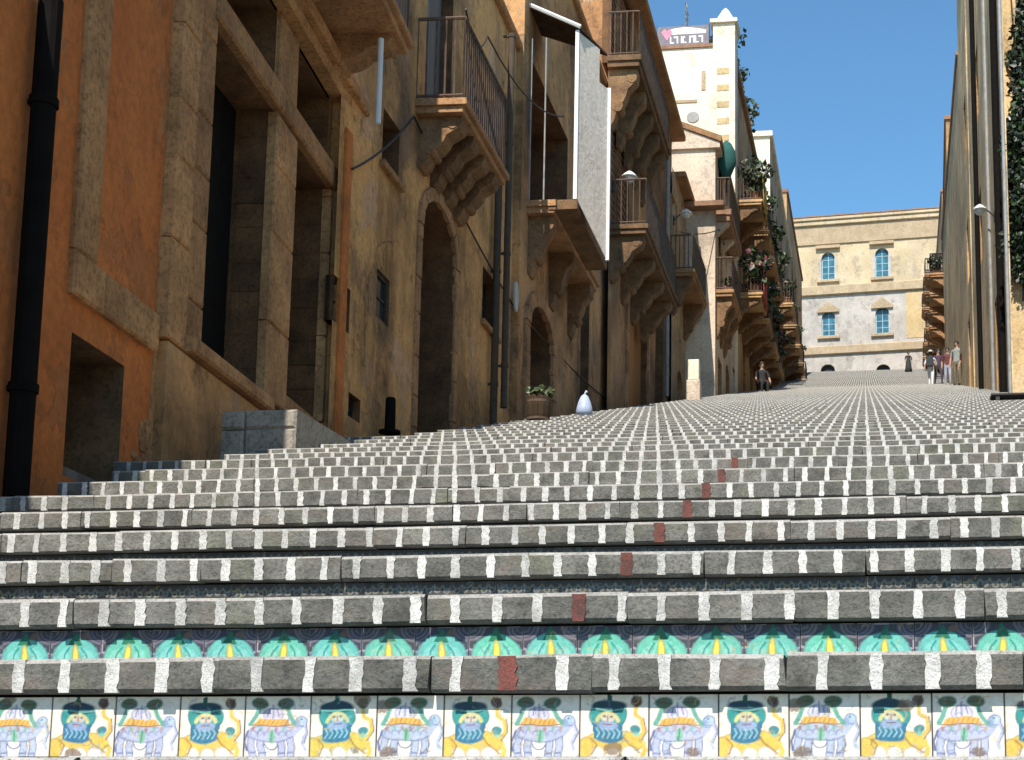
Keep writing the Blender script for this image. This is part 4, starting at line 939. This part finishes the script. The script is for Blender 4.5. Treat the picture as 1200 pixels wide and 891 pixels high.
# ================================================================== TOP OF THE STAIRS
Yp = 106.0; pp = ray(932, 437); BP = Facade('palace', pp.x*Yp/pp.y-2.0, Yp, rad(-5.5), zk(K1)-0.1, 'three-storey palace with blue arched windows closing the top of the stairs', 'palace')
cu = lambda x, y: BP.uv(x, y)
z_top = cu(1010, 262)[1]; zc2a, zc2b = cu(1010, 344)[1], cu(1010, 333)[1]; zc3a, zc3b = cu(1010, 414)[1], cu(1010, 404)[1]
wins = []
for xc, yt, yb, ar in ((970.5, 296, 328, 1), (1033.5, 291, 325, 1), (971, 365, 394, 1), (1034, 360, 391, 1)):
    w = 0.52; uc = cu(xc, (yt+yb)/2)[0]; wins.append(op(uc-w, uc+w, cu(xc, yb)[1], cu(xc, yt)[1], 0.3, 0.5))
low = []
for xc in (970, 1035):
    uc = cu(xc, 432)[0]; low.append(op(uc-0.55, uc+0.55, zk(K1)-0.1, cu(xc, 427)[1], 0.4, 0.5))
U0, U1_ = -1.0, cu(1100, 400)[0]+6
wall(BP, 'wall', palacep, U0, U1_, zc2b-0.05, z_top, wins[:2], 9, reveal_mat=corniche)
wall(BP, 'middle_wall', palacew, U0, U1_, zc3b-0.05, zc2b-0.052, wins[2:], 8.99, y0=0.01, reveal_mat=corniche)
wall(BP, 'ground_floor_wall', palacew, U0, U1_, zk(K1)-0.8, zc3b-0.052, low, 9, reveal_mat=corniche)
ru = cu(1062, 370)[0]; BP.put(MB().cbox(ru, U1_, -0.02, 0.015, zc3b+0.3, zc2a-0.06, 0.01), 'cream_panel', yellowp)
for a, b, pr in ((zc2a, zc2b, 0.22), (zc3a, zc3b, 0.20)): BP.put(MB().cbox(U0, U1_, -pr, 0.05, a, b, 0.06), 'string_course', corniche)
zz0 = cu(1010, 284)[1]
BP.put(MB().cbox(U0, U1_, -0.12, 0.05, zz0, z_top, 0.03), 'frieze', corniche)
BP.put(MB().cbox(U0, U1_, -0.30, 0.3, z_top+0.0, z_top+0.35, 0.05).cbox(U0, U1_, -0.42, 0.3, z_top+0.352, z_top+0.62, 0.05), 'cornice', palacep)
BP.put(MB().sprism([(-0.46, z_top+0.62), (-0.46, z_top+0.72), (4.0, z_top+1.3), (4.0, z_top+0.62)], U0, U1_), 'roof', ptile)
for w_ in wins:
    window(BP, w_['a'], w_['b'], w_['c'], w_['d'], 0.2, plain('pale_blue_paint', (0.42, 0.56, 0.62), 0.6) if 'pale_blue_paint' not in MATS else MATS['pale_blue_paint'], glass_teal, 2, 4, fw=0.06)
    m = MB()
    for x0, x1 in ((w_['a']-0.22, w_['a']), (w_['b'], w_['b']+0.22)): m.box(x0, x1, -0.08, 0.02, w_['c'], w_['d']-0.5)
    BP.put(m, 'window_surround', palacew); BP.put(MB().cbox(w_['a']-0.35, w_['b']+0.35, -0.2, 0.02, w_['c']-0.25, w_['c']-0.003, 0.03), 'sill', corniche)
    cx = (w_['a']+w_['b'])/2
    if w_ in wins[:2]: BP.put(MB().cbox(cx-0.95, cx+0.95, -0.28, 0.02, w_['d']+0.25, w_['d']+0.5, 0.03), 'hood', corniche)
    else: BP.put(MB().prism([(cx-0.85, w_['d']-0.1), (cx+0.85, w_['d']-0.1), (cx+0.85, w_['d']+0.1), (cx, w_['d']+0.75), (cx-0.85, w_['d']+0.1)], -0.16, 0.02), 'hood', corniche)
for q in low: BP.put(MB().box(q['a'], q['b'], 0.3, 0.35, q['c'], q['d']), 'grille_door', iron)

# ================================================================== RIGHT SIDE  (local x runs down the street, towards the camera)
def right(name, xn, yn, xf, yf, zb, label):
    """facade from the far corner (xf, yf) to the near one (xn, yn)"""
    phi = math.atan2(yn-yf, xn-xf); B = Facade(name, xf, yf, phi, zb, label); B.L = math.hypot(xn-xf, yn-yf); return B
xc1 = ray(1184, 420).x*29.5/ray(1184, 420).y
R1 = right('tan_house', xc1, 29.5, 3.85, 66.0, 8.0, 'long tall tan house on the right with drainpipes and streaked plaster')
zr = R1.uv(1122, 60)[1]
zrA = ray(1126, 18).z; 
uA = R1.uv(1127, 250)[0]; zA = R1.uv(1127, 14)[1]
rops = []
for j in range(2):
    for i in range(3): rops.append(op(R1.L-9.0-6.5*i, R1.L-7.9-6.5*i, 13.6-1.7*i*(-1)+4.2*j, 15.6+1.7*i+4.2*j, 0.2))
rdo = [op(R1.L-4.0-6*i, R1.L-2.9-6*i, slope(29.5+3.5+6*i)-0.3, slope(29.5+3.5+6*i)+2.3, 0.25) for i in range(3)]
wall(R1, 'wall', rightp, uA, R1.L, 6.4, zA+2.5, [q for q in rops if q['a'] > uA+0.3]+rdo, 8, reveal_mat=brown)
wall(R1, 'upper_wall', rightp, 0, uA-0.002, 12.5, R1.uv(1117, 130)[1], [], 8)
for q in rops:
    if q['a'] > uA+0.3: door(R1, q['a'], q['b'], q['c'], q['d'], 0.06, gwood, 3, False)
for q in rdo: door(R1, q['a'], q['b'], q['c'], q['d'], 0.12, dwood, 3)
R1.put(MB().cbox(uA, R1.L+0.1, -0.12, 8, zA+2.5, zA+2.7, 0.03), 'eave', ptile)
R1.put(MB().cbox(-0.1, uA-0.01, -0.08, 8, R1.uv(1117, 130)[1], R1.uv(1117, 130)[1]+0.15, 0.03), 'lower_eave', ptile)
for xp, mt, rr_ in ((1139, pipe_black, 0.07), (1164, pipe_black, 0.085), (1153, pipe_grey, 0.045), (1172, pipe_grey, 0.04)):
    u_, zt_ = R1.uv(xp, 0, 0.09); Yq = R1.W(u_, 0, 0).y
    R1.put(MB().tube([(u_, -0.11, slope(Yq)-0.3), (u_, -0.11, min(zt_+1.5, zA+2.4))], rr_, 10), 'drainpipe', mt)
R1.put(MB().cbox(R1.L-0.02, R1.L+0.05, -0.02, 6.0, 6.4, 11.0, 0.01), 'end_wall_plaster', yellowp)
for xp in (1137, 1146, 1157, 1169, 1180):
    u_ = R1.uv(xp, 250)[0]; Yq = R1.W(u_, 0, 0).y; R1.put(MB().cbox(u_-0.3, u_+0.3, -0.03, 0.01, slope(Yq)-0.4, zA+2.45, 0.015), 'pilaster', rightp)
R2 = right('yellow_end_house', 4.15, 66.2, 5.0, 86, 18.0, 'ochre house with small balconies near the top right of the stairs')
o_r2 = [op(R2.L-3.5-4.5*i, R2.L-2.3-4.5*i, 20.4+0.5*i+3.6*j, 22.6+0.5*i+3.6*j, 0.2) for i in range(4) for j in range(2)]
wall(R2, 'wall', tanp, 0, R2.L, 17, ray(1105, 150).z*70, o_r2, 8, reveal_mat=brown)
for q in o_r2: door(R2, q['a'], q['b'], q['c'], q['d'], 0.1, gwood, 2, False)
for i in range(4): balcony(R2, R2.L-4.0-4.5*i, R2.L-1.8-4.5*i, 23.9+0.5*i, 0.9, corbels=2, ch=0.6, cw=0.25, rail=iron, th=0.2, rr=0.018)
R2.put(MB().cbox(-0.1, R2.L+0.1, -0.08, 8, ray(1105, 150).z*70, ray(1105, 150).z*70+0.2, 0.03), 'eave', ptile)
R3 = right('shaded_end_house', 5.05, 86.2, 5.4, 103, 24.0, 'last house on the right, with stacked balconies beside the palace')
z3 = ray(1097, 215).z*88
o_r3 = [op(R3.L-3.5-5*i, R3.L-2.3-5*i, 27.4+0.5*i+3.6*j, 29.6+0.5*i+3.6*j, 0.2) for i in range(3) for j in range(2)]
wall(R3, 'wall', greyp, 0, R3.L, 22.5, z3, o_r3, 8, reveal_mat=brown)
for q in o_r3: door(R3, q['a'], q['b'], q['c'], q['d'], 0.1, dwood, 2, False)
for j in range(2):
    for i in range(3): balcony(R3, R3.L-4.0-5*i, R3.L-1.8-5*i, 27.3+0.5*i+3.6*j, 1.1, corbels=2, ch=0.7, cw=0.25, rail=iron, th=0.2, rr=0.02)
R3.put(MB().cbox(-0.1, R3.L+0.1, -0.08, 8, z3, z3+0.2, 0.03), 'eave', ptile)
# house that stands back from the foot of the stairs on the right, outside the picture
R0 = right('sand_house', 7.2, -4.0, 5.2, 25.0, -1.0, 'sand coloured house standing back from the foot of the stairs on the right')
o_r0 = [op(2.5+5*i, 3.7+5*i, slope(25-3-5*i)-0.2, slope(25-3-5*i)+2.3, 0.3) for i in range(5)]+[op(2.5+5*i, 3.6+5*i, 8.4, 10.2, 0.25) for i in range(5)]
wall(R0, 'wall', yellowp, 0, R0.L, -2.2, 11.5, o_r0, 8, reveal_mat=brown)
for q in o_r0: door(R0, q['a'], q['b'], q['c'], q['d'], 0.15, gwood, 3)
R0.put(MB().cbox(-0.1, R0.L+0.1, -0.4, 8.1, 11.5, 11.65, 0.03), 'eave', ptile)

# ================================================================== THINGS
# hanging ivy over the near right corner
iv = tag(empty('climbing_ivy', (3.6, 29.0, 9.0)), 'dark dense ivy hanging over the sunlit corner of the tan house', 'ivy')
def ivy_c():
    while True:
        px, py = random.uniform(1166, 1240), random.uniform(-40, 332)
        edge = 1183 - 7*math.sin(py*0.045) - (5 if 230 < py < 300 else 0) + (14 if py < 60 else 0) + max(0, (py-296)*0.5)
        if px < edge + random.gauss(0, 3): continue
        Y = 29.38-random.random()**1.5*0.38; r = ray(px, py); return Vector((r.x*Y/r.y-3.6, Y-29.0, r.z*Y/r.y-9.0)), 1
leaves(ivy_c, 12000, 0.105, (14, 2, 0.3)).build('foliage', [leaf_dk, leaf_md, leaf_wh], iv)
m = MB()
for i in range(14):
    x = 3.4+0.13*i; m.tube([(x-3.6, 0.42, 8.7-9+random.uniform(0, 1)), (x-3.6+random.uniform(-.2, .2), 0.36, 12-9), (x-3.6+random.uniform(-.3, .3), 0.42, 18.5-9)], [0.03, 0.02, 0.015], 5)
m.build('stem', stem, iv)
# dark slab at the foot of that corner
q = hit(1183, 468); t = tag(empty('iron_bench', (q.x+0.25, q.y, stand(q.y))), 'low black iron bench at the foot of the yellow corner wall', 'bench')
for i in range(4): fix_normals(MB().cbox(-0.55, 0.55, -0.2+0.11*i, -0.1+0.11*i, 0.20, 0.235, 0.006).build('slat', iron, t))
for sx in (-0.45, 0.45): fix_normals(MB().box(sx-0.03, sx+0.03, -0.18, 0.2, 0.0, 0.2).build('leg', iron, t))
# planter barrel and blue sack
q = hit(632, 492); t = tag(empty('barrel_planter', (q.x-0.05, q.y+0.15, stand(q.y+0.15))), 'wooden barrel planter beside the arched door of the brown house', 'planter')
for i in range(14):
    a0, a1 = 2*math.pi*i/14, 2*math.pi*(i+1)/14-0.03
    pr = [(0.125, 0), (0.15, 0.14), (0.155, 0.26), (0.14, 0.38)]; m = MB(); vs = []
    for r_, z_ in pr: vs += [(r_*math.cos(a0), r_*math.sin(a0), z_), (r_*math.cos(a1), r_*math.sin(a1), z_), ((r_-.02)*math.cos(a1), (r_-.02)*math.sin(a1), z_), ((r_-.02)*math.cos(a0), (r_-.02)*math.sin(a0), z_)]
    fs = [(0, 1, 2, 3), (12, 15, 14, 13)]
    for k in range(3):
        for e in range(4): fs.append((4*k+e, 4*k+(e+1) % 4, 4*k+4+(e+1) % 4, 4*k+4+e))
    fix_normals(m.add(vs, fs).build('stave', dwood, t))
for zz, rr_ in ((0.09, 0.148), (0.31, 0.153)): fix_normals(MB().lathe([(rr_, -0.015), (rr_+0.004, 0.015)], (0, 0, zz), 18).build('hoop', rustiron, t))
fix_normals(MB().lathe([(0.01, 0.34), (0.12, 0.34), (0.12, 0.35), (0.01, 0.36)], (0, 0, 0), 14).build('soil', stem, t))
leaves(lambda: (Vector((random.gauss(0, 0.07), random.gauss(0, 0.07), 0.42+random.random()*0.06)), 1), 70, 0.07, (3, 1)).build('foliage', [leaf_ol, leaf_md], t)
q = hit(683, 486.5); t = MB(); prof = [(0.02, 0.31), (0.05, 0.28), (0.085, 0.20), (0.115, 0.12), (0.115, 0.05), (0.08, 0.0)]
t.lathe([(r_*(1+0.06*math.sin(i*2.2)), z_) for i, (r_, z_) in enumerate(prof[::-1])], (0, 0, 0), 16); t.tube([(0, 0, 0.29), (0.01, 0, 0.33), (0.03, 0.01, 0.355)], [0.02, 0.014, 0.022], 7)
o = t.build('refuse_sack', bluew, smooth=True); o.location = (q.x, q.y+0.1, stand(q.y+0.1)); tag(o, 'pale blue tied refuse sack standing beside the blue door', 'sack')
# pale stone post by the grey house
q = hit(817, 468); t = tag(empty('stone_post', (q.x-0.1, q.y+0.2, stand(q.y+0.2))), 'pale square stone post at the foot of the grey house', 'post')
fix_normals(MB().cbox(-0.16, 0.16, -0.16, 0.16, 0, 0.5, 0.02).build('base', pinkp, t)); fix_normals(MB().cbox(-0.13, 0.13, -0.13, 0.13, 0.502, 1.0, 0.02).build('shaft', creamp, t))
# lamps and cables
for B, px, py, lb in ((B4, 716, 200, 'white shaded wall lamp between the sheeted balcony and the umber house'), (B5, 788, 245, 'white shaded wall lamp on the grey house front'), (R1, 1166, 240, 'white shaded wall lamp beside the ivy')):
    u_, z_ = B.uv(px, py); lamp_bracket(B, u_+(0.3 if B is not R1 else -0.2), z_, 0.9, label=lb, arm=0.35)
cable([B2.W(bu0, bo, bz+1.15), B2.W(bu1, bo*0.5, bz+2.0), B3.W(cu0+0.4, 0.5, cz+1.6)], 0.012, 'cable', 'thin cable sagging from the iron balcony to the sheeted balcony', 0.3)
cable([B2.W(0.1, 0.05, 6.0), B2.W(bu0-0.2, 0.05, bz-0.3), B2.W(u2-0.1, 0.06, bz-0.9), B3.W(u3-0.1, 0.06, cz-1.3)], 0.014, 'cable', 'dark cable stapled along the ochre house wall', 0.08)
cable([B5.W(0.2, 0.1, f5z+1.5), B6.W(0.2, 0.1, f6z+1.9), B6.W(u6-0.3, 0.1, f6z+2.6)], 0.016, 'cable', 'dark cable running along the pink house front', 0.1)
# antennas
for B, u_, y_, z_, lb, nm in ((B7, 3.0, 2.0, zt7, 'thin television aerial on the cream house roof', 'roof_aerial'), (B7, 5.5, 1.5, zt7, 'tall thin aerial mast behind the turret', 'roof_aerial'), (R2, 3.0, 1.0, ray(1105, 150).z*70, 'thin aerial on the ochre right-hand roof', 'roof_aerial')):
    t = tag(empty(nm, B.W(u_, -y_, z_), B.phi), lb, 'aerial', 'rooftop aerials'); MB().tube([(0, 0, 0), (0, 0, 3.4)], 0.03, 6).build('mast', pipe_grey, t)
    for i in range(4): MB().tube([(-0.5+0.08*i, 0, 3.2-0.25*i), (0.5-0.08*i, 0, 3.2-0.25*i)], 0.015, 5).build('element', pipe_grey, t)
# plants on the upper balconies and along the walls
spots = []; ORD = ('first', 'second', 'third', 'fourth')
for i in range(4):
    for zz, lv in ((16.1, 'lower'), (19.5, 'upper')): spots.append((B7, 1.0+3.0*i, 0.75, zz+0.002, '%s plant in clay pot, %s balcony row of the cream house, %s from the turret' % ('flowering' if (2*i+(lv == 'upper')) % 3 == 0 else 'green', lv, ORD[i])))
for i in range(4): spots.append((B8, 1.0+3.4*i, 0.7, 21.302, 'potted plant on the %s balcony of the tower house from its sunlit side' % ORD[i]))
for i in range(3): spots.append((R2, R2.L-2.6-4.5*i, 0.6, 23.902+0.5*i, 'plant in clay pot, %s balcony of the ochre right-hand house from the tan house' % ORD[i]))
spots += [(B6, 1.2, 0.3, f6z+0.002, 'small potted plant on the lower pink house balcony')]
for j, (B, u_, oo, zz, lb) in enumerate(spots):
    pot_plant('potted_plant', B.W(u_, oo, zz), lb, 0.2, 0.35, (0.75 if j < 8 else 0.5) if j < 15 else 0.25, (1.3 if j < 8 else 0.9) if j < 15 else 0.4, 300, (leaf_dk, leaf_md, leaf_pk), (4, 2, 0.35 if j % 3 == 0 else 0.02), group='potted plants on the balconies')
for u_, f1, f2, lb in ((2.2, 0.7, 1.6, 'dark rooftop shrub in a pot behind the turret of the cream house'), (4.6, 0.6, 1.2, 'olive green rooftop shrub further back on the cream house roof'), (8.0, 0.8, 1.4, 'wide rooftop shrub at the far end of the cream house roof')):
    pot_plant('rooftop_shrub', B7.W(u_, -0.35, zt7+0.12), lb, 0.3, 0.4, f1, f2, 320, (leaf_dk, leaf_md, leaf_ol), (3, 2, 1), group='shrubs on the cream house roof')
q = hit(458, 503); t = tag(empty('iron_bollard', (q.x-0.1, q.y+0.25, stand(q.y+0.25))), 'small black iron bollard at the foot of the ochre house', 'bollard')
fix_normals(MB().lathe([(0.12, 0), (0.12, 0.03), (0.06, 0.035), (0.055, 0.38), (0.045, 0.40), (0.01, 0.405)], (0, 0, 0), 12).build('post', pipe_black, t))
# cloths hung out on the cream house balconies
for i, (zz, mt, nm) in enumerate(((19.5, ycloth, 'yellow'), (16.1, redcloth, 'red'))):
    x0 = 0.75; m = MB(); nx = 10
    for a in range(nx+1):
        for b in range(4): m.v.append((x0+1.7*a/nx, -1.05-0.03*math.sin(a*1.7)-0.01*b, zz+1.0-0.42*b))
    for a in range(nx):
        for b in range(3): m.f.append((a*4+b, a*4+b+1, (a+1)*4+b+1, (a+1)*4+b)); m.m.append(0)
    o = m.build('hung_cloth', mt, smooth=True, dz=zz); o.location = B7.W(0, 0, zz); o.rotation_euler = (0, 0, B7.phi)
    s_ = o.modifiers.new('thickness', 'SOLIDIFY'); s_.thickness = 0.012
    tag(o, nm+' cloth hung over a balcony railing of the cream house', 'cloth', 'cloths hung on the balconies')

# ================================================================== PEOPLE
def person(name, loc, face, label, cols, h=1.66, pose='stand', hair=(0.03, 0.02, 0.015), hat=None, bag=None, dress=False):
    """one continuous skinned body; colours per region; hair and clothing as children"""
    t = tag(empty(name, loc, face), label, 'person', 'people on the stairs'); s = h/1.70
    J = {}; E = []; Rr = {}
    def j(n, p, r, par=None):
        J[n] = Vector(p)*s; Rr[n] = (r[0]*s, r[1]*s) if isinstance(r, tuple) else (r*s, r*s)
        if par: E.append((par, n))
    sit = pose == 'sit'; hz = 0.48 if sit else 0.90
    j('pelvis', (0, 0, hz), (0.155, 0.115)); j('waist', (0, 0, hz+0.18), (0.135, 0.10), 'pelvis'); j('chest', (0, 0.0, hz+0.38), (0.165, 0.115), 'waist'); j('neck0', (0, 0.0, hz+0.53), (0.07, 0.065), 'chest')
    j('neck1', (0, -0.01, hz+0.60), 0.052, 'neck0'); j('head', (0, -0.02, hz+0.68), (0.074, 0.088), 'neck1'); j('crown', (0, -0.01, hz+0.765), (0.062, 0.075), 'head')
    for sx, nm in ((-1, 'l'), (1, 'r')):
        sw = {'walk': 0.26*sx, 'stand': 0.03*sx, 'sit': 0}[pose]
        j('sh'+nm, (sx*0.19, 0, hz+0.47), 0.058, 'chest'); j('el'+nm, (sx*0.25, sw*0.5+0.02-(0.1 if sit else 0), hz+0.20), 0.043, 'sh'+nm); j('wr'+nm, (sx*0.24, -0.06+sw*0.9-(0.22 if sit else 0), hz-0.02+(0.06 if sit else 0)), 0.030, 'el'+nm); j('pa'+nm, (sx*0.235, -0.085+sw*0.95-(0.26 if sit else 0), hz-0.10+(0.08 if sit else 0)), (0.020, 0.036), 'wr'+nm)
        if sit: j('hp'+nm, (sx*0.09, -0.05, hz-0.02), 0.085, 'pelvis'); j('kn'+nm, (sx*0.11, -0.46, hz), 0.062, 'hp'+nm); j('an'+nm, (sx*0.11, -0.42, hz-0.40), 0.040, 'kn'+nm); j('to'+nm, (sx*0.12, -0.60, hz-0.45), (0.04, 0.028), 'an'+nm)
        else:
            j('hp'+nm, (sx*0.09, 0, hz-0.06), 0.088, 'pelvis'); j('kn'+nm, (sx*0.10, -sw*0.55-0.02, 0.48), 0.060, 'hp'+nm); j('an'+nm, (sx*0.10, -sw*0.8+(0.04 if sw*sx > 0 else 0), 0.08), 0.040, 'kn'+nm); j('to'+nm, (sx*0.115, -sw*0.8-0.15, 0.032), (0.042, 0.03), 'an'+nm)
    names = list(J); me = bpy.data.meshes.new('skel'); me.from_pydata([J[n] for n in names], [(names.index(a), names.index(b)) for a, b in E], [])
    ob = bpy.data.objects.new('skel', me); C.objects.link(ob); ob.modifiers.new('skin', 'SKIN'); sub = ob.modifiers.new('sub', 'SUBSURF'); sub.levels = 2
    for i, n in enumerate(names): sv = me.skin_vertices[0].data[i]; sv.radius = Rr[n]; sv.use_root = (n == 'pelvis')
    dg = bpy.context.evaluated_depsgraph_get(); bm_ = bpy.data.meshes.new_from_object(ob.evaluated_get(dg)); bpy.data.objects.remove(ob); bm_.name = 'body'
    skin = (0.45, 0.27, 0.18); topc, botc, shoe = cols
    ms = [plain('p_%s_%d' % (name, i), c, 0.8) for i, c in enumerate((topc, botc, skin, shoe))]
    bm_.materials.clear()
    for m in ms: bm_.materials.append(m)
    seg = [(J[a], J[b], b) for a, b in E]
    for p in bm_.polygons:
        c = p.center; best = min(seg, key=lambda q: ((c-(q[0]+(q[1]-q[0])*max(0, min(1, (c-q[0]).dot(q[1]-q[0])/max(1e-6, (q[1]-q[0]).length_squared))))).length))[2]
        b2 = best[:2]
        p.material_index = 2 if best in ('neck1', 'head', 'crown') or b2 in ('wr', 'pa') else 3 if b2 == 'to' else 1 if b2 in ('kn', 'an', 'hp') else 0
        if b2 == 'el' : p.material_index = 0
        p.use_smooth = True
    body = bpy.data.objects.new('body', bm_); C.objects.link(body); body.parent = t
    hd = J['head']; f_ = MB()
    f_.lathe([(0.004, 0.03), (0.012, 0.0), (0.008, -0.02)], tuple(hd+Vector((0, -0.092, 0))*s), 6)
    for sx in (-1, 1): f_.lathe([(0.004, -0.03), (0.014, 0), (0.004, 0.03)], tuple(hd+Vector((sx*0.078, 0.01, 0))*s), 6)
    f_.build('nose_and_ears', ms[2], t)
    e_ = MB()
    for sx in (-1, 1): e_.lathe([(0.003, -0.008), (0.011, 0), (0.003, 0.008)], tuple(hd+Vector((sx*0.030, -0.084, 0.022))*s), 6)
    e_.box(*(v*s for v in (-0.024, 0.024)), hd.y-0.092*s, hd.y-0.07*s, hd.z-0.050*s, hd.z-0.042*s); e_.build('eyes_and_mouth', interior, t)
    fg = MB()                                       # fingers, unequal and slightly curled, and a thumb off the side of the palm
    for nm, sx in (('l', -1), ('r', 1)):
        pa = J['pa'+nm]
        for i, L in enumerate((0.062, 0.074, 0.070, 0.055)):
            b0 = pa+Vector((0, (-0.027+0.018*i)*s, -0.012*s)); fg.tube([b0, b0+Vector((0, -0.004, -L*0.55))*s, b0+Vector((-sx*0.014, -0.012, -L))*s], [0.009*s, 0.008*s, 0.006*s], 6)
        b0 = pa+Vector((0, -0.030*s, 0.03*s)); fg.tube([b0, b0+Vector((-sx*0.01, -0.022, -0.025))*s, b0+Vector((-sx*0.014, -0.028, -0.052))*s], [0.011*s, 0.009*s, 0.007*s], 6)
    fg.build('fingers', ms[2], t)
    hc = J['crown']; hm = MB().lathe([(0.088, -0.10), (0.096, -0.03), (0.088, 0.03), (0.055, 0.075), (0.01, 0.09)], (hc.x, hc.y+0.018*s, hc.z), 12, sx=s*0.95, sy=s)
    hm.build('hair', plain('hair_'+name, hair, 0.7), t, smooth=True)
    if hat: MB().lathe([(0.17, 0.02), (0.172, 0.03), (0.10, 0.035), (0.095, 0.10), (0.05, 0.125), (0.01, 0.13)], (hc.x, hc.y+0.01, hc.z), 14, sx=s, sy=s).build('hat', plain('hat_'+name, hat, 0.8), t)
    if bag:
        b_ = MB().cbox(-0.15, 0.15, 0.11, 0.30, (hz+0.08)*s, (hz+0.52)*s, 0.05); o = fix_normals(b_.build('backpack', plain('bag_'+name, bag, 0.8), t))
    if dress:
        MB().lathe([(0.30, 0.10 if not sit else 0.06), (0.24, 0.45), (0.16, hz+0.12), (0.14, hz+0.2)], (0, 0 if not sit else -0.12, 0), 16, sx=s, sy=s*(0.8 if not sit else 1.4)).build('skirt', ms[1], t, smooth=True)
    return t
def at(px, Y): r = ray(px, 448); return (r.x*Y/r.y, Y, stand(Y))
WH, DK = (0.72, 0.70, 0.72), (0.03, 0.03, 0.035)
person('person', at(1091, 60.6), math.pi*0.93, 'person in white shirt and hat walking up with a dark backpack', ((0.60, 0.56, 0.62), (0.70, 0.69, 0.68), DK), 1.62, 'walk', hat=(0.62, 0.58, 0.50), bag=(0.03, 0.04, 0.05), dress=False)
person('person', at(1100, 62.5), math.pi*0.1, 'person in dark purple clothes coming down beside the tan house', ((0.07, 0.04, 0.08), (0.045, 0.035, 0.05), DK), 1.68, 'walk')
person('person', at(1111, 56.0), -0.2, 'person in dark red top and pale jeans standing by the tan house', ((0.13, 0.035, 0.035), (0.36, 0.38, 0.46), DK), 1.60)
person('person', at(1122, 51.6), -0.5, 'person in grey-green top and khaki trousers beside the drainpipe', ((0.27, 0.30, 0.28), (0.16, 0.14, 0.09), DK), 1.72)
person('person', at(1131, 50.2), -0.9, 'person in black with a dark red scarf leaning at the tan wall', ((0.10, 0.02, 0.025), DK, DK), 1.58)
person('person', at(1065, 92.0), 0.2, 'person in a long black dress near the top of the stairs', (DK, (0.03, 0.032, 0.028), DK), 1.05+0.5, 'stand', dress=True)
q = hit(889, 459); person('person', (q.x+0.1, q.y+0.3, stand(q.y+0.3)), 0.3, 'person in black sitting on the steps by the cream house', ((0.02, 0.02, 0.024), (0.025, 0.025, 0.03), DK), 1.6, 'sit', dress=False)
t = tag(empty('wooden_stool', (q.x+0.1, q.y+0.33, stand(q.y+0.33)), 0.3), 'low dark wooden stool under the seated person in black', 'stool')
fix_normals(MB().cbox(-0.19, 0.19, -0.14, 0.16, 0.335, 0.375, 0.008).build('seat', dwood, t))
for sx in (-0.15, 0.15):
    for sy in (-0.1, 0.12): fix_normals(MB().box(sx-0.02, sx+0.02, sy-0.02, sy+0.02, -0.002, 0.336).build('leg', dwood, t))
